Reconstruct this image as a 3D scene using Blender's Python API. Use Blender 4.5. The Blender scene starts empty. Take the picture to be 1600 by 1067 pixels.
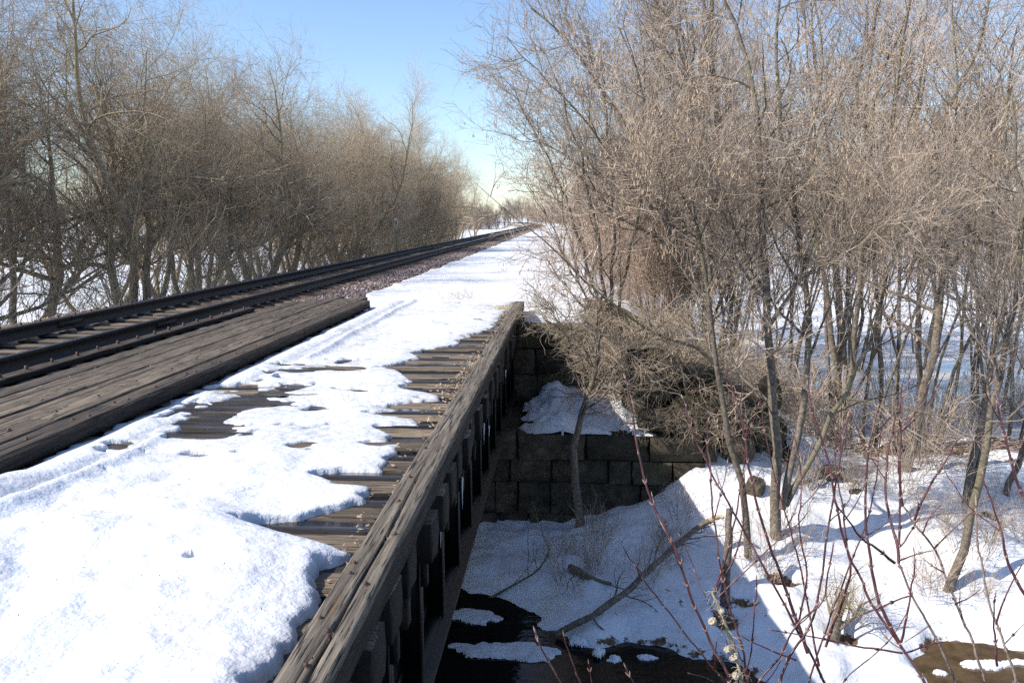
import bpy, math, random
import numpy as np
from mathutils import Vector
R = math.radians
random.seed(7); RNG = np.random.default_rng(7)
scene = bpy.context.scene
COL = scene.collection

# ------------------------------------------------------------------ camera, sky, sun, exposure
EYE = 1.68; PITCH = 8.5; YAW = 3.77; F = 1291.0
cd = bpy.data.cameras.new('camera'); cam = bpy.data.objects.new('camera', cd); COL.objects.link(cam)
cam.location = (0, 0, EYE); cam.rotation_euler = (R(90 - PITCH), 0, R(YAW))
cd.sensor_width = 36; cd.lens = F * 36 / 1600; cd.clip_start = .05; cd.clip_end = 6000
scene.camera = cam
SUN_EL = 41.0; TO_SUN = Vector((-0.935, -0.355, 0)).normalized()
w = bpy.data.worlds.new('World'); scene.world = w; w.use_nodes = True
nt = w.node_tree; nt.nodes.clear()
sky = nt.nodes.new('ShaderNodeTexSky'); sky.sky_type = 'NISHITA'; sky.sun_disc = False
sky.sun_elevation = R(SUN_EL); sky.sun_rotation = math.atan2(TO_SUN.x, TO_SUN.y)
sky.air_density = 1.0; sky.dust_density = 0.3; sky.ozone_density = 1.2
bg = nt.nodes.new('ShaderNodeBackground'); bg.inputs['Strength'].default_value = 0.145
wo = nt.nodes.new('ShaderNodeOutputWorld')
tn = nt.nodes.new('ShaderNodeMix'); tn.data_type = 'RGBA'; tn.blend_type = 'MULTIPLY'; tn.inputs[0].default_value = 1; tn.inputs[7].default_value = (.92, .99, 1.11, 1)
nt.links.new(sky.outputs[0], tn.inputs[6]); nt.links.new(tn.outputs[2], bg.inputs[0]); nt.links.new(bg.outputs[0], wo.inputs[0])
sl = bpy.data.lights.new('sun', 'SUN'); sl.energy = 4.9; sl.angle = R(.5); sl.color = (1, .94, .85)
so = bpy.data.objects.new('sun', sl); COL.objects.link(so)
sd = Vector((TO_SUN.x * math.cos(R(SUN_EL)), TO_SUN.y * math.cos(R(SUN_EL)), math.sin(R(SUN_EL))))
so.rotation_euler = sd.to_track_quat('Z', 'Y').to_euler(); so.location = (-20, -5, 30)
vs = scene.view_settings; scene.display_settings.display_device = 'sRGB'
vs.view_transform = 'Standard'; vs.look = 'None'; vs.gamma = 1; vs.exposure = 0.4; vs.use_curve_mapping = False
cy = scene.cycles
cy.use_denoising = False
cy.max_bounces = 5; cy.diffuse_bounces = 2; cy.glossy_bounces = 2; cy.transparent_max_bounces = 4
cy.sample_clamp_indirect = 4

# ------------------------------------------------------------------ photograph pixel -> place
_p, _y = R(PITCH), R(YAW)
FW = np.array([-math.sin(_y) * math.cos(_p), math.cos(_y) * math.cos(_p), -math.sin(_p)])
RT = np.array([math.cos(_y), math.sin(_y), 0.0]); UP = np.cross(RT, FW)
def ray(px, py):
    return FW + (px - 800) / F * RT - (py - 533.5) / F * UP
def PZ(px, py, z):
    d = ray(px, py); t = (z - EYE) / d[2]; return np.array([d[0] * t, d[1] * t, z])
def PY(px, py, y):
    d = ray(px, py); t = y / d[1]; return np.array([d[0] * t, y, EYE + d[2] * t])

# ------------------------------------------------------------------ noise
_tab = np.random.default_rng(3).random((256, 256))
def vn(x, y):
    x = np.asarray(x, float); y = np.asarray(y, float)
    xi = np.floor(x).astype(int); yi = np.floor(y).astype(int); fx = x - xi; fy = y - yi
    fx = fx * fx * (3 - 2 * fx); fy = fy * fy * (3 - 2 * fy)
    a = _tab[xi & 255, yi & 255]; b = _tab[(xi + 1) & 255, yi & 255]
    c = _tab[xi & 255, (yi + 1) & 255]; d = _tab[(xi + 1) & 255, (yi + 1) & 255]
    return (a * (1 - fx) + b * fx) * (1 - fy) + (c * (1 - fx) + d * fx) * fy
def fbm(x, y, o=4):
    s = 0; a = .5
    for i in range(o):
        s = s + a * (vn(x * 2 ** i + 17.3 * i, y * 2 ** i + 9.1 * i) - .5); a *= .5
    return s
def sst(a, b, x):
    t = np.clip((np.asarray(x, float) - a) / (b - a), 0, 1); return t * t * (3 - 2 * t)

# ------------------------------------------------------------------ materials
def mat(name):
    m = bpy.data.materials.new(name); m.use_nodes = True
    b = m.node_tree.nodes['Principled BSDF']; return m, m.node_tree, b
def ramp(nt, fac, stops):
    r = nt.nodes.new('ShaderNodeValToRGB'); e = r.color_ramp.elements
    e[0].position = stops[0][0]; e[0].color = (*stops[0][1], 1); e[1].position = stops[-1][0]; e[1].color = (*stops[-1][1], 1)
    for p, c in stops[1:-1]:
        k = e.new(p); k.color = (*c, 1)
    nt.links.new(fac, r.inputs[0]); return r.outputs[0]
def noise(nt, vec, scale, detail=5, rough=.6):
    n = nt.nodes.new('ShaderNodeTexNoise'); n.inputs['Scale'].default_value = scale
    n.inputs['Detail'].default_value = detail; n.inputs['Roughness'].default_value = rough
    if vec is not None: nt.links.new(vec, n.inputs['Vector'])
    return n.outputs['Fac']
def mapping(nt, src, scale, add=None):
    m = nt.nodes.new('ShaderNodeMapping'); m.inputs['Scale'].default_value = scale
    nt.links.new(src, m.inputs['Vector'])
    if add is not None: nt.links.new(add, m.inputs['Location'])
    return m.outputs[0]
def math_(nt, op, a, b=None):
    n = nt.nodes.new('ShaderNodeMath'); n.operation = op
    for i, v in enumerate((a, b)):
        if v is None: continue
        if isinstance(v, (int, float)): n.inputs[i].default_value = v
        else: nt.links.new(v, n.inputs[i])
    return n.outputs[0]
def mixc(nt, fac, a, b, mode='MIX'):
    n = nt.nodes.new('ShaderNodeMix'); n.data_type = 'RGBA'; n.blend_type = mode
    for i, v in ((0, fac), (6, a), (7, b)):
        if isinstance(v, (int, float)): n.inputs[i].default_value = v
        elif isinstance(v, tuple): n.inputs[i].default_value = (*v, 1)
        else: nt.links.new(v, n.inputs[i])
    return n.outputs[2]
def bump(nt, bsdf, h, dist, strength=1.0, prev=None):
    n = nt.nodes.new('ShaderNodeBump'); n.inputs['Distance'].default_value = dist; n.inputs['Strength'].default_value = strength
    nt.links.new(h, n.inputs['Height'])
    if prev is not None: nt.links.new(prev, n.inputs['Normal'])
    nt.links.new(n.outputs[0], bsdf.inputs['Normal']); return n.outputs[0]
def coords(nt, kind='Object'):
    return nt.nodes.new('ShaderNodeTexCoord').outputs[kind]

def wood_mat(name, cols, wet=False, rough=.85, stain=None):
    """grain runs along the local Y axis"""
    m, nt, b = mat(name); c = coords(nt)
    oi = nt.nodes.new('ShaderNodeObjectInfo')
    cmb = nt.nodes.new('ShaderNodeCombineXYZ')
    k = math_(nt, 'MULTIPLY', oi.outputs['Random'], 37.0)
    for i in range(3): nt.links.new(k, cmb.inputs[i])
    g = noise(nt, mapping(nt, c, (70, 2.2, 70), cmb.outputs[0]), 1, 6, .65)
    g2 = noise(nt, mapping(nt, c, (14, .9, 14), cmb.outputs[0]), 1, 4, .6)
    mix = math_(nt, 'ADD', math_(nt, 'MULTIPLY', g, .6), math_(nt, 'MULTIPLY', g2, .4))
    col = ramp(nt, mix, [(.33, cols[0]), (.5, cols[1]), (.66, cols[2])])
    hv = nt.nodes.new('ShaderNodeHueSaturation')
    nt.links.new(col, hv.inputs['Color'])
    nt.links.new(math_(nt, 'ADD', math_(nt, 'MULTIPLY', oi.outputs['Random'], .7), .62), hv.inputs['Value'])
    col = hv.outputs[0]
    fz = noise(nt, mapping(nt, c, (80, 3.2, 80), cmb.outputs[0]), 1, 3, .55)
    fis = ramp(nt, fz, [(.34, (0, 0, 0)), (.44, (1, 1, 1))])
    if not wet: col = mixc(nt, fis, (.012, .009, .007), col)
    if stain:
        s = noise(nt, mapping(nt, c, (16, 1.6, 16)), 1, 5, .7)
        col = mixc(nt, ramp(nt, s, [(.60, (0, 0, 0)), (.72, (.8,) * 3)]), col, stain)
    nt.links.new(col, b.inputs['Base Color'])
    b.inputs['Roughness'].default_value = rough
    if wet:
        wv = noise(nt, mapping(nt, c, (5, 1.2, 5), cmb.outputs[0]), 1, 3, .5)
        nt.links.new(ramp(nt, wv, [(.45, (.04,) * 3), (.62, (.3,) * 3)]), b.inputs['Roughness'])
        b.inputs['IOR'].default_value = 1.38
        bump(nt, b, g, .0006, .25)
    else:
        bump(nt, b, math_(nt, 'ADD', mix, math_(nt, 'MULTIPLY', fis, .8)), .010, 1.0)
    return m
M = {}
M['curb'] = wood_mat('weathered_timber', [(.03, .024, .018), (.13, .105, .078), (.26, .22, .165)], stain=(.21, .115, .045))
M['tie'] = wood_mat('tie_wood', [(.035, .026, .018), (.16, .12, .08), (.33, .255, .175)])
M['track_tie'] = wood_mat('track_tie_wood', [(.07, .045, .03), (.2, .135, .085), (.36, .27, .18)])
M['wet'] = wood_mat('wet_board', [(.008, .008, .008), (.025, .021, .018), (.055, .045, .036)], wet=True)
M['plank'] = wood_mat('plank_wood', [(.035, .026, .018), (.125, .095, .067), (.27, .215, .155)])
M['side'] = wood_mat('shaded_side_wood', [(.006, .005, .004), (.022, .018, .014), (.058, .047, .036)])  # near-black timber sides: shade painted into the colour
M['dark_timber'] = wood_mat('dark_timber', [(.018, .013, .009), (.06, .044, .031), (.125, .098, .068)])

def simple(name, c1, c2, scale=8, rough=.8, metal=0, bd=.004, coord='Object', bscale=None):
    m, nt, b = mat(name); c = coords(nt, coord)
    n = noise(nt, c, scale, 6, .65)
    nt.links.new(ramp(nt, n, [(.35, c1), (.65, c2)]), b.inputs['Base Color'])
    b.inputs['Roughness'].default_value = rough; b.inputs['Metallic'].default_value = metal
    if bd: bump(nt, b, noise(nt, c, bscale or scale * 3, 5, .7), bd, 1)
    return m
M['rail'] = simple('rail_rust', (.012, .010, .009), (.035, .026, .021), 20, .7, 0, .001)
M['rail_top'] = simple('polished_rail_head', (.3, .31, .33), (.45, .46, .48), 60, .3, 1, 0)
M['iron'] = simple('rusty_iron', (.05, .028, .02), (.13, .075, .055), 40, .7, .2, .001)
M['shade_timber'] = simple('shade_dark_timber', (.006, .005, .004), (.02, .016, .012), 30, .85, 0, .003)  # tie ends, tie sides and brackets, darkened to stand in for shade
M['steel'] = simple('black_girder_paint', (.004, .004, .004), (.012, .0115, .0105), 4, .55, 0, .002)
M['stalk'] = simple('dead_stalk', (.28, .22, .14), (.5, .42, .29), 40, .9, 0, .001)
M['wool'] = simple('seed_fluff', (.38, .31, .22), (.62, .54, .42), 80, 1, 0, .004)
M['node'] = simple('stem_node', (.16, .09, .075), (.36, .25, .21), 60, .7, 0, .0005)
M['sign_white'] = simple('white_enamel', (.7, .7, .68), (.8, .8, .78), 8, .5, 0, 0)
M['sign_dark'] = simple('black_print', (.02, .02, .02), (.03, .03, .03), 8, .5, 0, 0)
M['post'] = simple('grey_post', (.16, .15, .14), (.28, .27, .25), 12, .7, 0, .001)
M['pith'] = simple('torn_pale_wood', (.42, .29, .16), (.62, .47, .3), 30, .8, 0, .003)

def bark(name, dark, mid, light, moss=None, scale=14):
    m, nt, b = mat(name); c = coords(nt); oi = nt.nodes.new('ShaderNodeObjectInfo')
    n = noise(nt, c, scale, 6, .7); n2 = noise(nt, c, .6, 3, .5)
    col = ramp(nt, n, [(.3, dark), (.5, mid), (.7, light)])
    if moss: col = mixc(nt, ramp(nt, n2, [(.5, (0, 0, 0)), (.62, (1, 1, 1))]), col, moss)
    hv = nt.nodes.new('ShaderNodeHueSaturation'); nt.links.new(col, hv.inputs['Color'])
    nt.links.new(math_(nt, 'ADD', math_(nt, 'MULTIPLY', oi.outputs['Random'], .35), .85), hv.inputs['Value'])
    nt.links.new(hv.outputs[0], b.inputs['Base Color']); b.inputs['Roughness'].default_value = .85
    bump(nt, b, noise(nt, mapping(nt, c, (40, 40, 12)), 1, 5, .7), .008, 1)
    return m
M['bark_l'] = bark('olive_grey_bark', (.12, .095, .06), (.29, .235, .16), (.47, .39, .28), (.27, .245, .13))
M['twig_l'] = bark('tan_grey_twigs', (.27, .205, .135), (.46, .365, .25), (.6, .49, .35), scale=2)
M['twig_top'] = bark('mauve_grey_twigs', (.17, .14, .125), (.27, .23, .205), (.38, .33, .3), scale=2)
M['bark_r'] = bark('grey_brown_bark', (.045, .034, .025), (.15, .12, .09), (.3, .25, .195), (.17, .155, .085), 22)
M['twig_r'] = bark('pinkish_tan_twigs', (.27, .2, .145), (.48, .375, .285), (.64, .53, .42), scale=2)
M['twig_red'] = bark('reddish_twigs', (.24, .16, .12), (.43, .31, .235), (.58, .45, .36), scale=2)
M['seed'] = bark('dry_seed_keys', (.28, .19, .12), (.42, .31, .21), (.56, .44, .32), scale=3)
M['dry'] = bark('bleached_dry_twigs', (.16, .12, .085), (.36, .285, .205), (.58, .49, .38), scale=3)
M['far'] = bark('far_twigs', (.17, .125, .105), (.24, .185, .155), (.32, .25, .21), scale=1)
M['grass'] = bark('dead_grass', (.3, .22, .12), (.45, .35, .2), (.6, .5, .32), scale=3)
M['leaf'] = bark('dead_leaves', (.06, .035, .02), (.16, .09, .05), (.3, .19, .1), scale=3)
M['dogwood'] = None
m, nt_, b = mat('dogwood_red_bark'); c = coords(nt_)
n = noise(nt_, c, 9, 5, .7)
nt_.links.new(ramp(nt_, n, [(.3, (.035, .012, .014)), (.52, (.095, .03, .034)), (.72, (.23, .13, .12))]), b.inputs['Base Color'])
b.inputs['Roughness'].default_value = .38
M['dogwood'] = m
M['dogwood_grey'] = bark('dogwood_grey_bark', (.12, .08, .07), (.25, .19, .16), (.38, .31, .26), scale=20)

# sandstone
m, nt_, b = mat('mossy_sandstone'); c = coords(nt_); g = coords(nt_, 'Generated'); oi = nt_.nodes.new('ShaderNodeObjectInfo')
geo = nt_.nodes.new('ShaderNodeNewGeometry').outputs['Position']
n = noise(nt_, geo, 6, 8, .7); n2 = noise(nt_, geo, 1.3, 5, .6)
col = ramp(nt_, n, [(.32, (.02, .017, .012)), (.5, (.072, .058, .038)), (.7, (.16, .13, .085))])
col = mixc(nt_, ramp(nt_, n2, [(.48, (0, 0, 0)), (.62, (.85,) * 3)]), col, (.06, .056, .022))
hv = nt_.nodes.new('ShaderNodeHueSaturation'); nt_.links.new(col, hv.inputs['Color'])
nt_.links.new(math_(nt_, 'ADD', math_(nt_, 'MULTIPLY', oi.outputs['Random'], .7), .6), hv.inputs['Value'])
nt_.links.new(hv.outputs[0], b.inputs['Base Color']); b.inputs['Roughness'].default_value = .9
bump(nt_, b, noise(nt_, geo, 18, 8, .75), .03, 1); M['stone'] = m

def snow_nodes(nt, b, vec, dirt=.5):
    n1 = noise(nt, vec, 1.1, 5, .6); n2 = noise(nt, vec, 6, 6, .65)
    k = math_(nt, 'ADD', math_(nt, 'MULTIPLY', n1, .5), math_(nt, 'MULTIPLY', n2, .5))
    col = ramp(nt, k, [(.36, (.80, .81, .83)), (.5, (.755, .765, .79)), (.62, (.75 - .24 * dirt, .75 - .26 * dirt, .76 - .28 * dirt))])
    sp = noise(nt, vec, 42, 3, .6)
    col = mixc(nt, ramp(nt, sp, [(.70, (0, 0, 0)), (.78, (.55 * dirt,) * 3)]), col, (.3, .24, .18))
    return col
def snow_bump(nt, b, vec):
    a = bump(nt, b, noise(nt, vec, 7, 4, .6), .05, .6)
    c2 = bump(nt, b, noise(nt, vec, 24, 3, .5), .008, .4, a)
    return bump(nt, b, noise(nt, vec, 120, 2, .6), .0015, .2, c2)
m, nt_, b = mat('granular_snow'); c = nt_.nodes.new('ShaderNodeNewGeometry').outputs['Position']
at = nt_.nodes.new('ShaderNodeAttribute'); at.attribute_name = 'thin'
tf = math_(nt_, 'MULTIPLY', at.outputs['Fac'], ramp(nt_, noise(nt_, c, 11, 4, .6), [(.35, (.1,) * 3), (.65, (.9,) * 3)]))
nt_.links.new(mixc(nt_, tf, snow_nodes(nt_, b, c, .5), (.36, .37, .38)), b.inputs['Base Color']); b.inputs['Roughness'].default_value = .55
b.inputs['Specular IOR Level'].default_value = .3
snow_bump(nt_, b, c); M['snow'] = m
# ground : snow with litter and soil where the attribute says so
m, nt_, b = mat('snowy_ground'); c = nt_.nodes.new('ShaderNodeNewGeometry').outputs['Position']
sc_ = snow_nodes(nt_, b, c, .35)
at = nt_.nodes.new('ShaderNodeAttribute'); at.attribute_name = 'soil'
e = noise(nt_, c, 3.5, 8, .72)
f = math_(nt_, 'ADD', at.outputs['Fac'], math_(nt_, 'MULTIPLY', math_(nt_, 'SUBTRACT', e, .5), 1.5))
f = ramp(nt_, f, [(.47, (0, 0, 0)), (.53, (1, 1, 1))])
so_c = ramp(nt_, noise(nt_, c, 26, 6, .75), [(.34, (.03, .02, .012)), (.5, (.13, .08, .045)), (.64, (.3, .2, .12))])
nt_.links.new(mixc(nt_, f, sc_, so_c), b.inputs['Base Color']); b.inputs['Roughness'].default_value = .7
b.inputs['Specular IOR Level'].default_value = .2
snow_bump(nt_, b, c); M['ground'] = m
# water
m, nt_, b = mat('creek_water'); c = nt_.nodes.new('ShaderNodeNewGeometry').outputs['Position']
sx = nt_.nodes.new('ShaderNodeSeparateXYZ'); nt_.links.new(c, sx.inputs[0])
q = math_(nt_, 'MULTIPLY', math_(nt_, 'SUBTRACT', sx.outputs[0], 3.2), .8)
q = math_(nt_, 'ADD', q, math_(nt_, 'MULTIPLY', noise(nt_, c, 1.6, 4, .6), .8))
silt = ramp(nt_, noise(nt_, c, 4, 5, .65), [(.35, (.05, .032, .016)), (.65, (.125, .085, .045))])
nt_.links.new(mixc(nt_, ramp(nt_, q, [(.3, (0, 0, 0)), (.8, (1, 1, 1))]), (.010, .010, .009), silt), b.inputs['Base Color'])
b.inputs['Roughness'].default_value = .08; b.inputs['IOR'].default_value = 1.33
bump(nt_, b, noise(nt_, mapping(nt_, c, (3, 6, 3)), 1, 3, .5), .02, .35); M['water'] = m
m, nt_, b = mat('meltwater'); c = nt_.nodes.new('ShaderNodeNewGeometry').outputs['Position']
nt_.links.new(ramp(nt_, noise(nt_, mapping(nt_, c, (1, 9, 1)), 1, 5, .6), [(.38, (.008, .007, .006)), (.62, (.06, .045, .033))]), b.inputs['Base Color'])
nt_.links.new(ramp(nt_, noise(nt_, mapping(nt_, c, (4, 12, 4)), 1, 3, .5), [(.4, (.05,) * 3), (.62, (.35,) * 3)]), b.inputs['Roughness']); b.inputs['IOR'].default_value = 1.33
bump(nt_, b, noise(nt_, c, 9, 2, .5), .002, .25); M['melt'] = m
m, nt_, b = mat('grey_pond_ice'); c = nt_.nodes.new('ShaderNodeNewGeometry').outputs['Position']
n = noise(nt_, mapping(nt_, c, (.28, .5, 1)), 1, 6, .6)
nt_.links.new(ramp(nt_, n, [(.34, (.3, .36, .43)), (.45, (.5, .54, .58)), (.54, (.58, .57, .55)), (.64, (.78, .8, .82))]), b.inputs['Base Color'])
nt_.links.new(ramp(nt_, n, [(.38, (.06,) * 3), (.55, (.5,) * 3)]), b.inputs['Roughness'])
bump(nt_, b, noise(nt_, c, 12, 4, .6), .006, .5); M['ice'] = m
# ballast stones (colour varies per stone through an attribute)
m, nt_, b = mat('pink_grey_ballast'); at = nt_.nodes.new('ShaderNodeAttribute'); at.attribute_name = 'tone'
nt_.links.new(ramp(nt_, at.outputs['Fac'], [(.0, (.09, .065, .058)), (.4, (.24, .17, .15)), (.7, (.36, .27, .245)), (1, (.58, .5, .47))]), b.inputs['Base Color'])
b.inputs['Roughness'].default_value = .85; M['ballast'] = m
m, nt_, b = mat('ballast_bed'); c = nt_.nodes.new('ShaderNodeNewGeometry').outputs['Position']
v = nt_.nodes.new('ShaderNodeTexVoronoi'); v.inputs['Scale'].default_value = 22; nt_.links.new(c, v.inputs['Vector'])
sp = nt_.nodes.new('ShaderNodeSeparateColor'); nt_.links.new(v.outputs['Color'], sp.inputs[0])
nt_.links.new(ramp(nt_, sp.outputs[0], [(0, (.07, .05, .045)), (.5, (.22, .16, .14)), (1, (.42, .33, .3))]), b.inputs['Base Color'])
b.inputs['Roughness'].default_value = .9; bump(nt_, b, v.outputs['Distance'], .03, 1); M['bed'] = m

# ------------------------------------------------------------------ mesh helpers
def link(name, me, m, parent=None):
    if m is not None:
        for k in (m if isinstance(m, (list, tuple)) else [m]): me.materials.append(k)
    o = bpy.data.objects.new(name, me); COL.objects.link(o)
    if parent is not None: o.parent = parent
    return o
def mesh_np(name, V, Q, smooth=False, mi=None):
    """V (n,3), Q (m,4) or list of such arrays"""
    V = np.asarray(V, np.float32); Q = np.asarray(Q, np.int32); k = Q.shape[1]
    me = bpy.data.meshes.new(name); me.vertices.add(len(V)); me.vertices.foreach_set('co', V.ravel())
    me.loops.add(Q.size); me.loops.foreach_set('vertex_index', Q.ravel())
    me.polygons.add(len(Q)); me.polygons.foreach_set('loop_start', np.arange(0, Q.size, k, dtype=np.int32))
    me.polygons.foreach_set('loop_total', np.full(len(Q), k, np.int32))
    if mi is not None: me.polygons.foreach_set('material_index', np.asarray(mi, np.int32))
    if smooth: me.polygons.foreach_set('use_smooth', np.ones(len(Q), bool))
    me.update(calc_edges=True); return me
def tag(o, label=None, cat=None, group=None, kind=None):
    if label: o['label'] = label
    if cat: o['category'] = cat
    if group: o['group'] = group
    if kind: o['kind'] = kind
    return o
def empty(name, loc=(0, 0, 0), rz=0):
    o = bpy.data.objects.new(name, None); COL.objects.link(o); o.location = loc; o.rotation_euler = (0, 0, rz); o.empty_display_size = .2
    return o
_bq = np.array([[0, 2, 3, 1], [4, 5, 7, 6], [0, 1, 5, 4], [2, 6, 7, 3], [0, 4, 6, 2], [1, 3, 7, 5]])
def boxV(x0, x1, y0, y1, z0, z1):
    return np.array([[x, y, z] for z in (z0, z1) for y in (y0, y1) for x in (x0, x1)], float)
def box_mesh(name, boxes):
    V = np.concatenate([boxV(*b) for b in boxes]); Q = np.concatenate([_bq + 8 * i for i in range(len(boxes))])
    return mesh_np(name, V, Q)
def rough_box(name, sx, sy, sz, seg=(2, 4, 2), amp=.006, bev=.01, seed=0, fr=6.0):
    """timber / block, centred in x,z=top at 0, with worn arrises and uneven faces"""
    r = np.random.default_rng(seed); V = []; idx = {}; Q = []
    n = seg
    def vid(i, j, k):
        key = (i, j, k)
        if key not in idx:
            idx[key] = len(V)
            def f(t, s, m):
                if t == 0: return -s / 2
                if t == m: return s / 2
                if m >= 4:
                    if t == 1: return -s / 2 + bev
                    if t == m - 1: return s / 2 - bev
                    return -s / 2 + bev + (s - 2 * bev) * (t - 1) / (m - 2)
                return -s / 2 + s * t / m
            x, y, z = f(i, sx, n[0]), f(j, sy, n[1]), f(k, sz, n[2])
            ed = (i in (0, n[0])) + (j in (0, n[1])) + (k in (0, n[2]))
            if ed >= 2:
                sh = bev * .45 * (.6 + .8 * r.random())
                if i in (0, n[0]): x -= math.copysign(sh, x)
                if k in (0, n[2]): z -= math.copysign(sh, z)
                if j in (0, n[1]): y -= math.copysign(sh, y)
            V.append((x + r.normal() * amp * .5, y + r.normal() * amp * .5, z - sz / 2 + r.normal() * amp * .5))
        return idx[key]
    for i in range(n[0]):
        for j in range(n[1]):
            Q.append((vid(i, j, 0), vid(i, j + 1, 0), vid(i + 1, j + 1, 0), vid(i + 1, j, 0)))
            Q.append((vid(i, j, n[2]), vid(i + 1, j, n[2]), vid(i + 1, j + 1, n[2]), vid(i, j + 1, n[2])))
    for i in range(n[0]):
        for k in range(n[2]):
            Q.append((vid(i, 0, k), vid(i + 1, 0, k), vid(i + 1, 0, k + 1), vid(i, 0, k + 1)))
            Q.append((vid(i, n[1], k), vid(i, n[1], k + 1), vid(i + 1, n[1], k + 1), vid(i + 1, n[1], k)))
    for j in range(n[1]):
        for k in range(n[2]):
            Q.append((vid(0, j, k), vid(0, j, k + 1), vid(0, j + 1, k + 1), vid(0, j + 1, k)))
            Q.append((vid(n[0], j, k), vid(n[0], j + 1, k), vid(n[0], j + 1, k + 1), vid(n[0], j, k + 1)))
    return mesh_np(name, V, Q)
def grid_mesh(name, X, Y, Z, keep=None, smooth=True):
    ny, nx = Z.shape
    V = np.stack([X, Y, Z], -1).reshape(-1, 3); I = np.arange(nx * ny).reshape(ny, nx)
    Q = np.stack([I[:-1, :-1], I[:-1, 1:], I[1:, 1:], I[1:, :-1]], -1).reshape(-1, 4)
    if keep is not None:
        Q = Q[keep.reshape(-1)]; u = np.unique(Q); mp = np.zeros(len(V), int); mp[u] = np.arange(len(u)); V = V[u]; Q = mp[Q]
        return mesh_np(name, V, Q, smooth), u
    return mesh_np(name, V, Q, smooth), None

# tubes : P (N,K,3), Rr (N,K)
def tubes(P, Rr, S):
    P = np.asarray(P, float); N, K, _ = P.shape
    T = np.empty_like(P); T[:, 1:-1] = P[:, 2:] - P[:, :-2]; T[:, 0] = P[:, 1] - P[:, 0]; T[:, -1] = P[:, -1] - P[:, -2]
    T /= np.linalg.norm(T, axis=2, keepdims=True) + 1e-9
    avg = P[:, -1] - P[:, 0]; ax = np.argmin(np.abs(avg), axis=1); ref = np.eye(3)[ax][:, None, :]
    A = np.cross(T, np.broadcast_to(ref, T.shape)); A /= np.linalg.norm(A, axis=2, keepdims=True) + 1e-9
    B = np.cross(T, A); an = np.arange(S) * 2 * math.pi / S
    V = P[:, :, None, :] + Rr[:, :, None, None] * (np.cos(an)[None, None, :, None] * A[:, :, None, :] + np.sin(an)[None, None, :, None] * B[:, :, None, :])
    I = np.arange(N * K * S).reshape(N, K, S); J = np.roll(I, -1, axis=2)
    Q = np.stack([I[:, :-1], J[:, :-1], J[:, 1:], I[:, 1:]], -1).reshape(-1, 4)
    return V.reshape(-1, 3), Q
def join(parts):
    V = []; Q = []; mi = []; o = 0
    for i, (v, q, m_) in enumerate(parts):
        V.append(v); Q.append(q + o); mi.append(np.full(len(q), m_)); o += len(v)
    return np.concatenate(V), np.concatenate(Q), np.concatenate(mi)
def nrm(a): return a / (np.linalg.norm(a, axis=-1, keepdims=True) + 1e-9)
def march(r, p0, d, L, K, up, wig, r0, r1, droop=0.0):
    N = len(p0); P = np.empty((N, K, 3)); P[:, 0] = p0; step = (L / (K - 1))[:, None]
    for k in range(1, K):
        d = nrm(d + r.normal(size=(N, 3)) * wig + np.array([0, 0, up - droop * k]))
        P[:, k] = P[:, k - 1] + d * step
    t = np.linspace(0, 1, K)[None, :]
    return P, r0[:, None] * (1 - t) + r1[:, None] * t
def sprout(r, P, Rr, n, t0, t1, L, ang, K, up, wig, ratio, rmin, rend, lfall=.45, droop=0.0, rmax=9):
    M_, Kp, _ = P.shape; N = M_ * n
    pi = np.repeat(np.arange(M_), n)
    t = t0 + (t1 - t0) * (np.tile(np.arange(n), M_) + r.random(N)) / n
    f = t * (Kp - 1); i = np.minimum(f.astype(int), Kp - 2); u = (f - i)[:, None]
    pos = P[pi, i] * (1 - u) + P[pi, i + 1] * u; dr = nrm(P[pi, i + 1] - P[pi, i])
    rp = Rr[pi, i] * (1 - u[:, 0]) + Rr[pi, i + 1] * u[:, 0]
    q = r.normal(size=(N, 3)); q = nrm(q - dr * np.sum(q * dr, 1, keepdims=True))
    a = np.radians(ang[0] + (ang[1] - ang[0]) * r.random(N))[:, None]
    d = nrm(dr * np.cos(a) + q * np.sin(a))
    ln = L * (1 - lfall * t) * (.55 + .8 * r.random(N))
    r0 = np.clip(rp * ratio, rmin, rmax)
    return march(r, pos, d, ln, K, up, wig, r0, np.minimum(np.full(N, rend), r0), droop)

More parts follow.
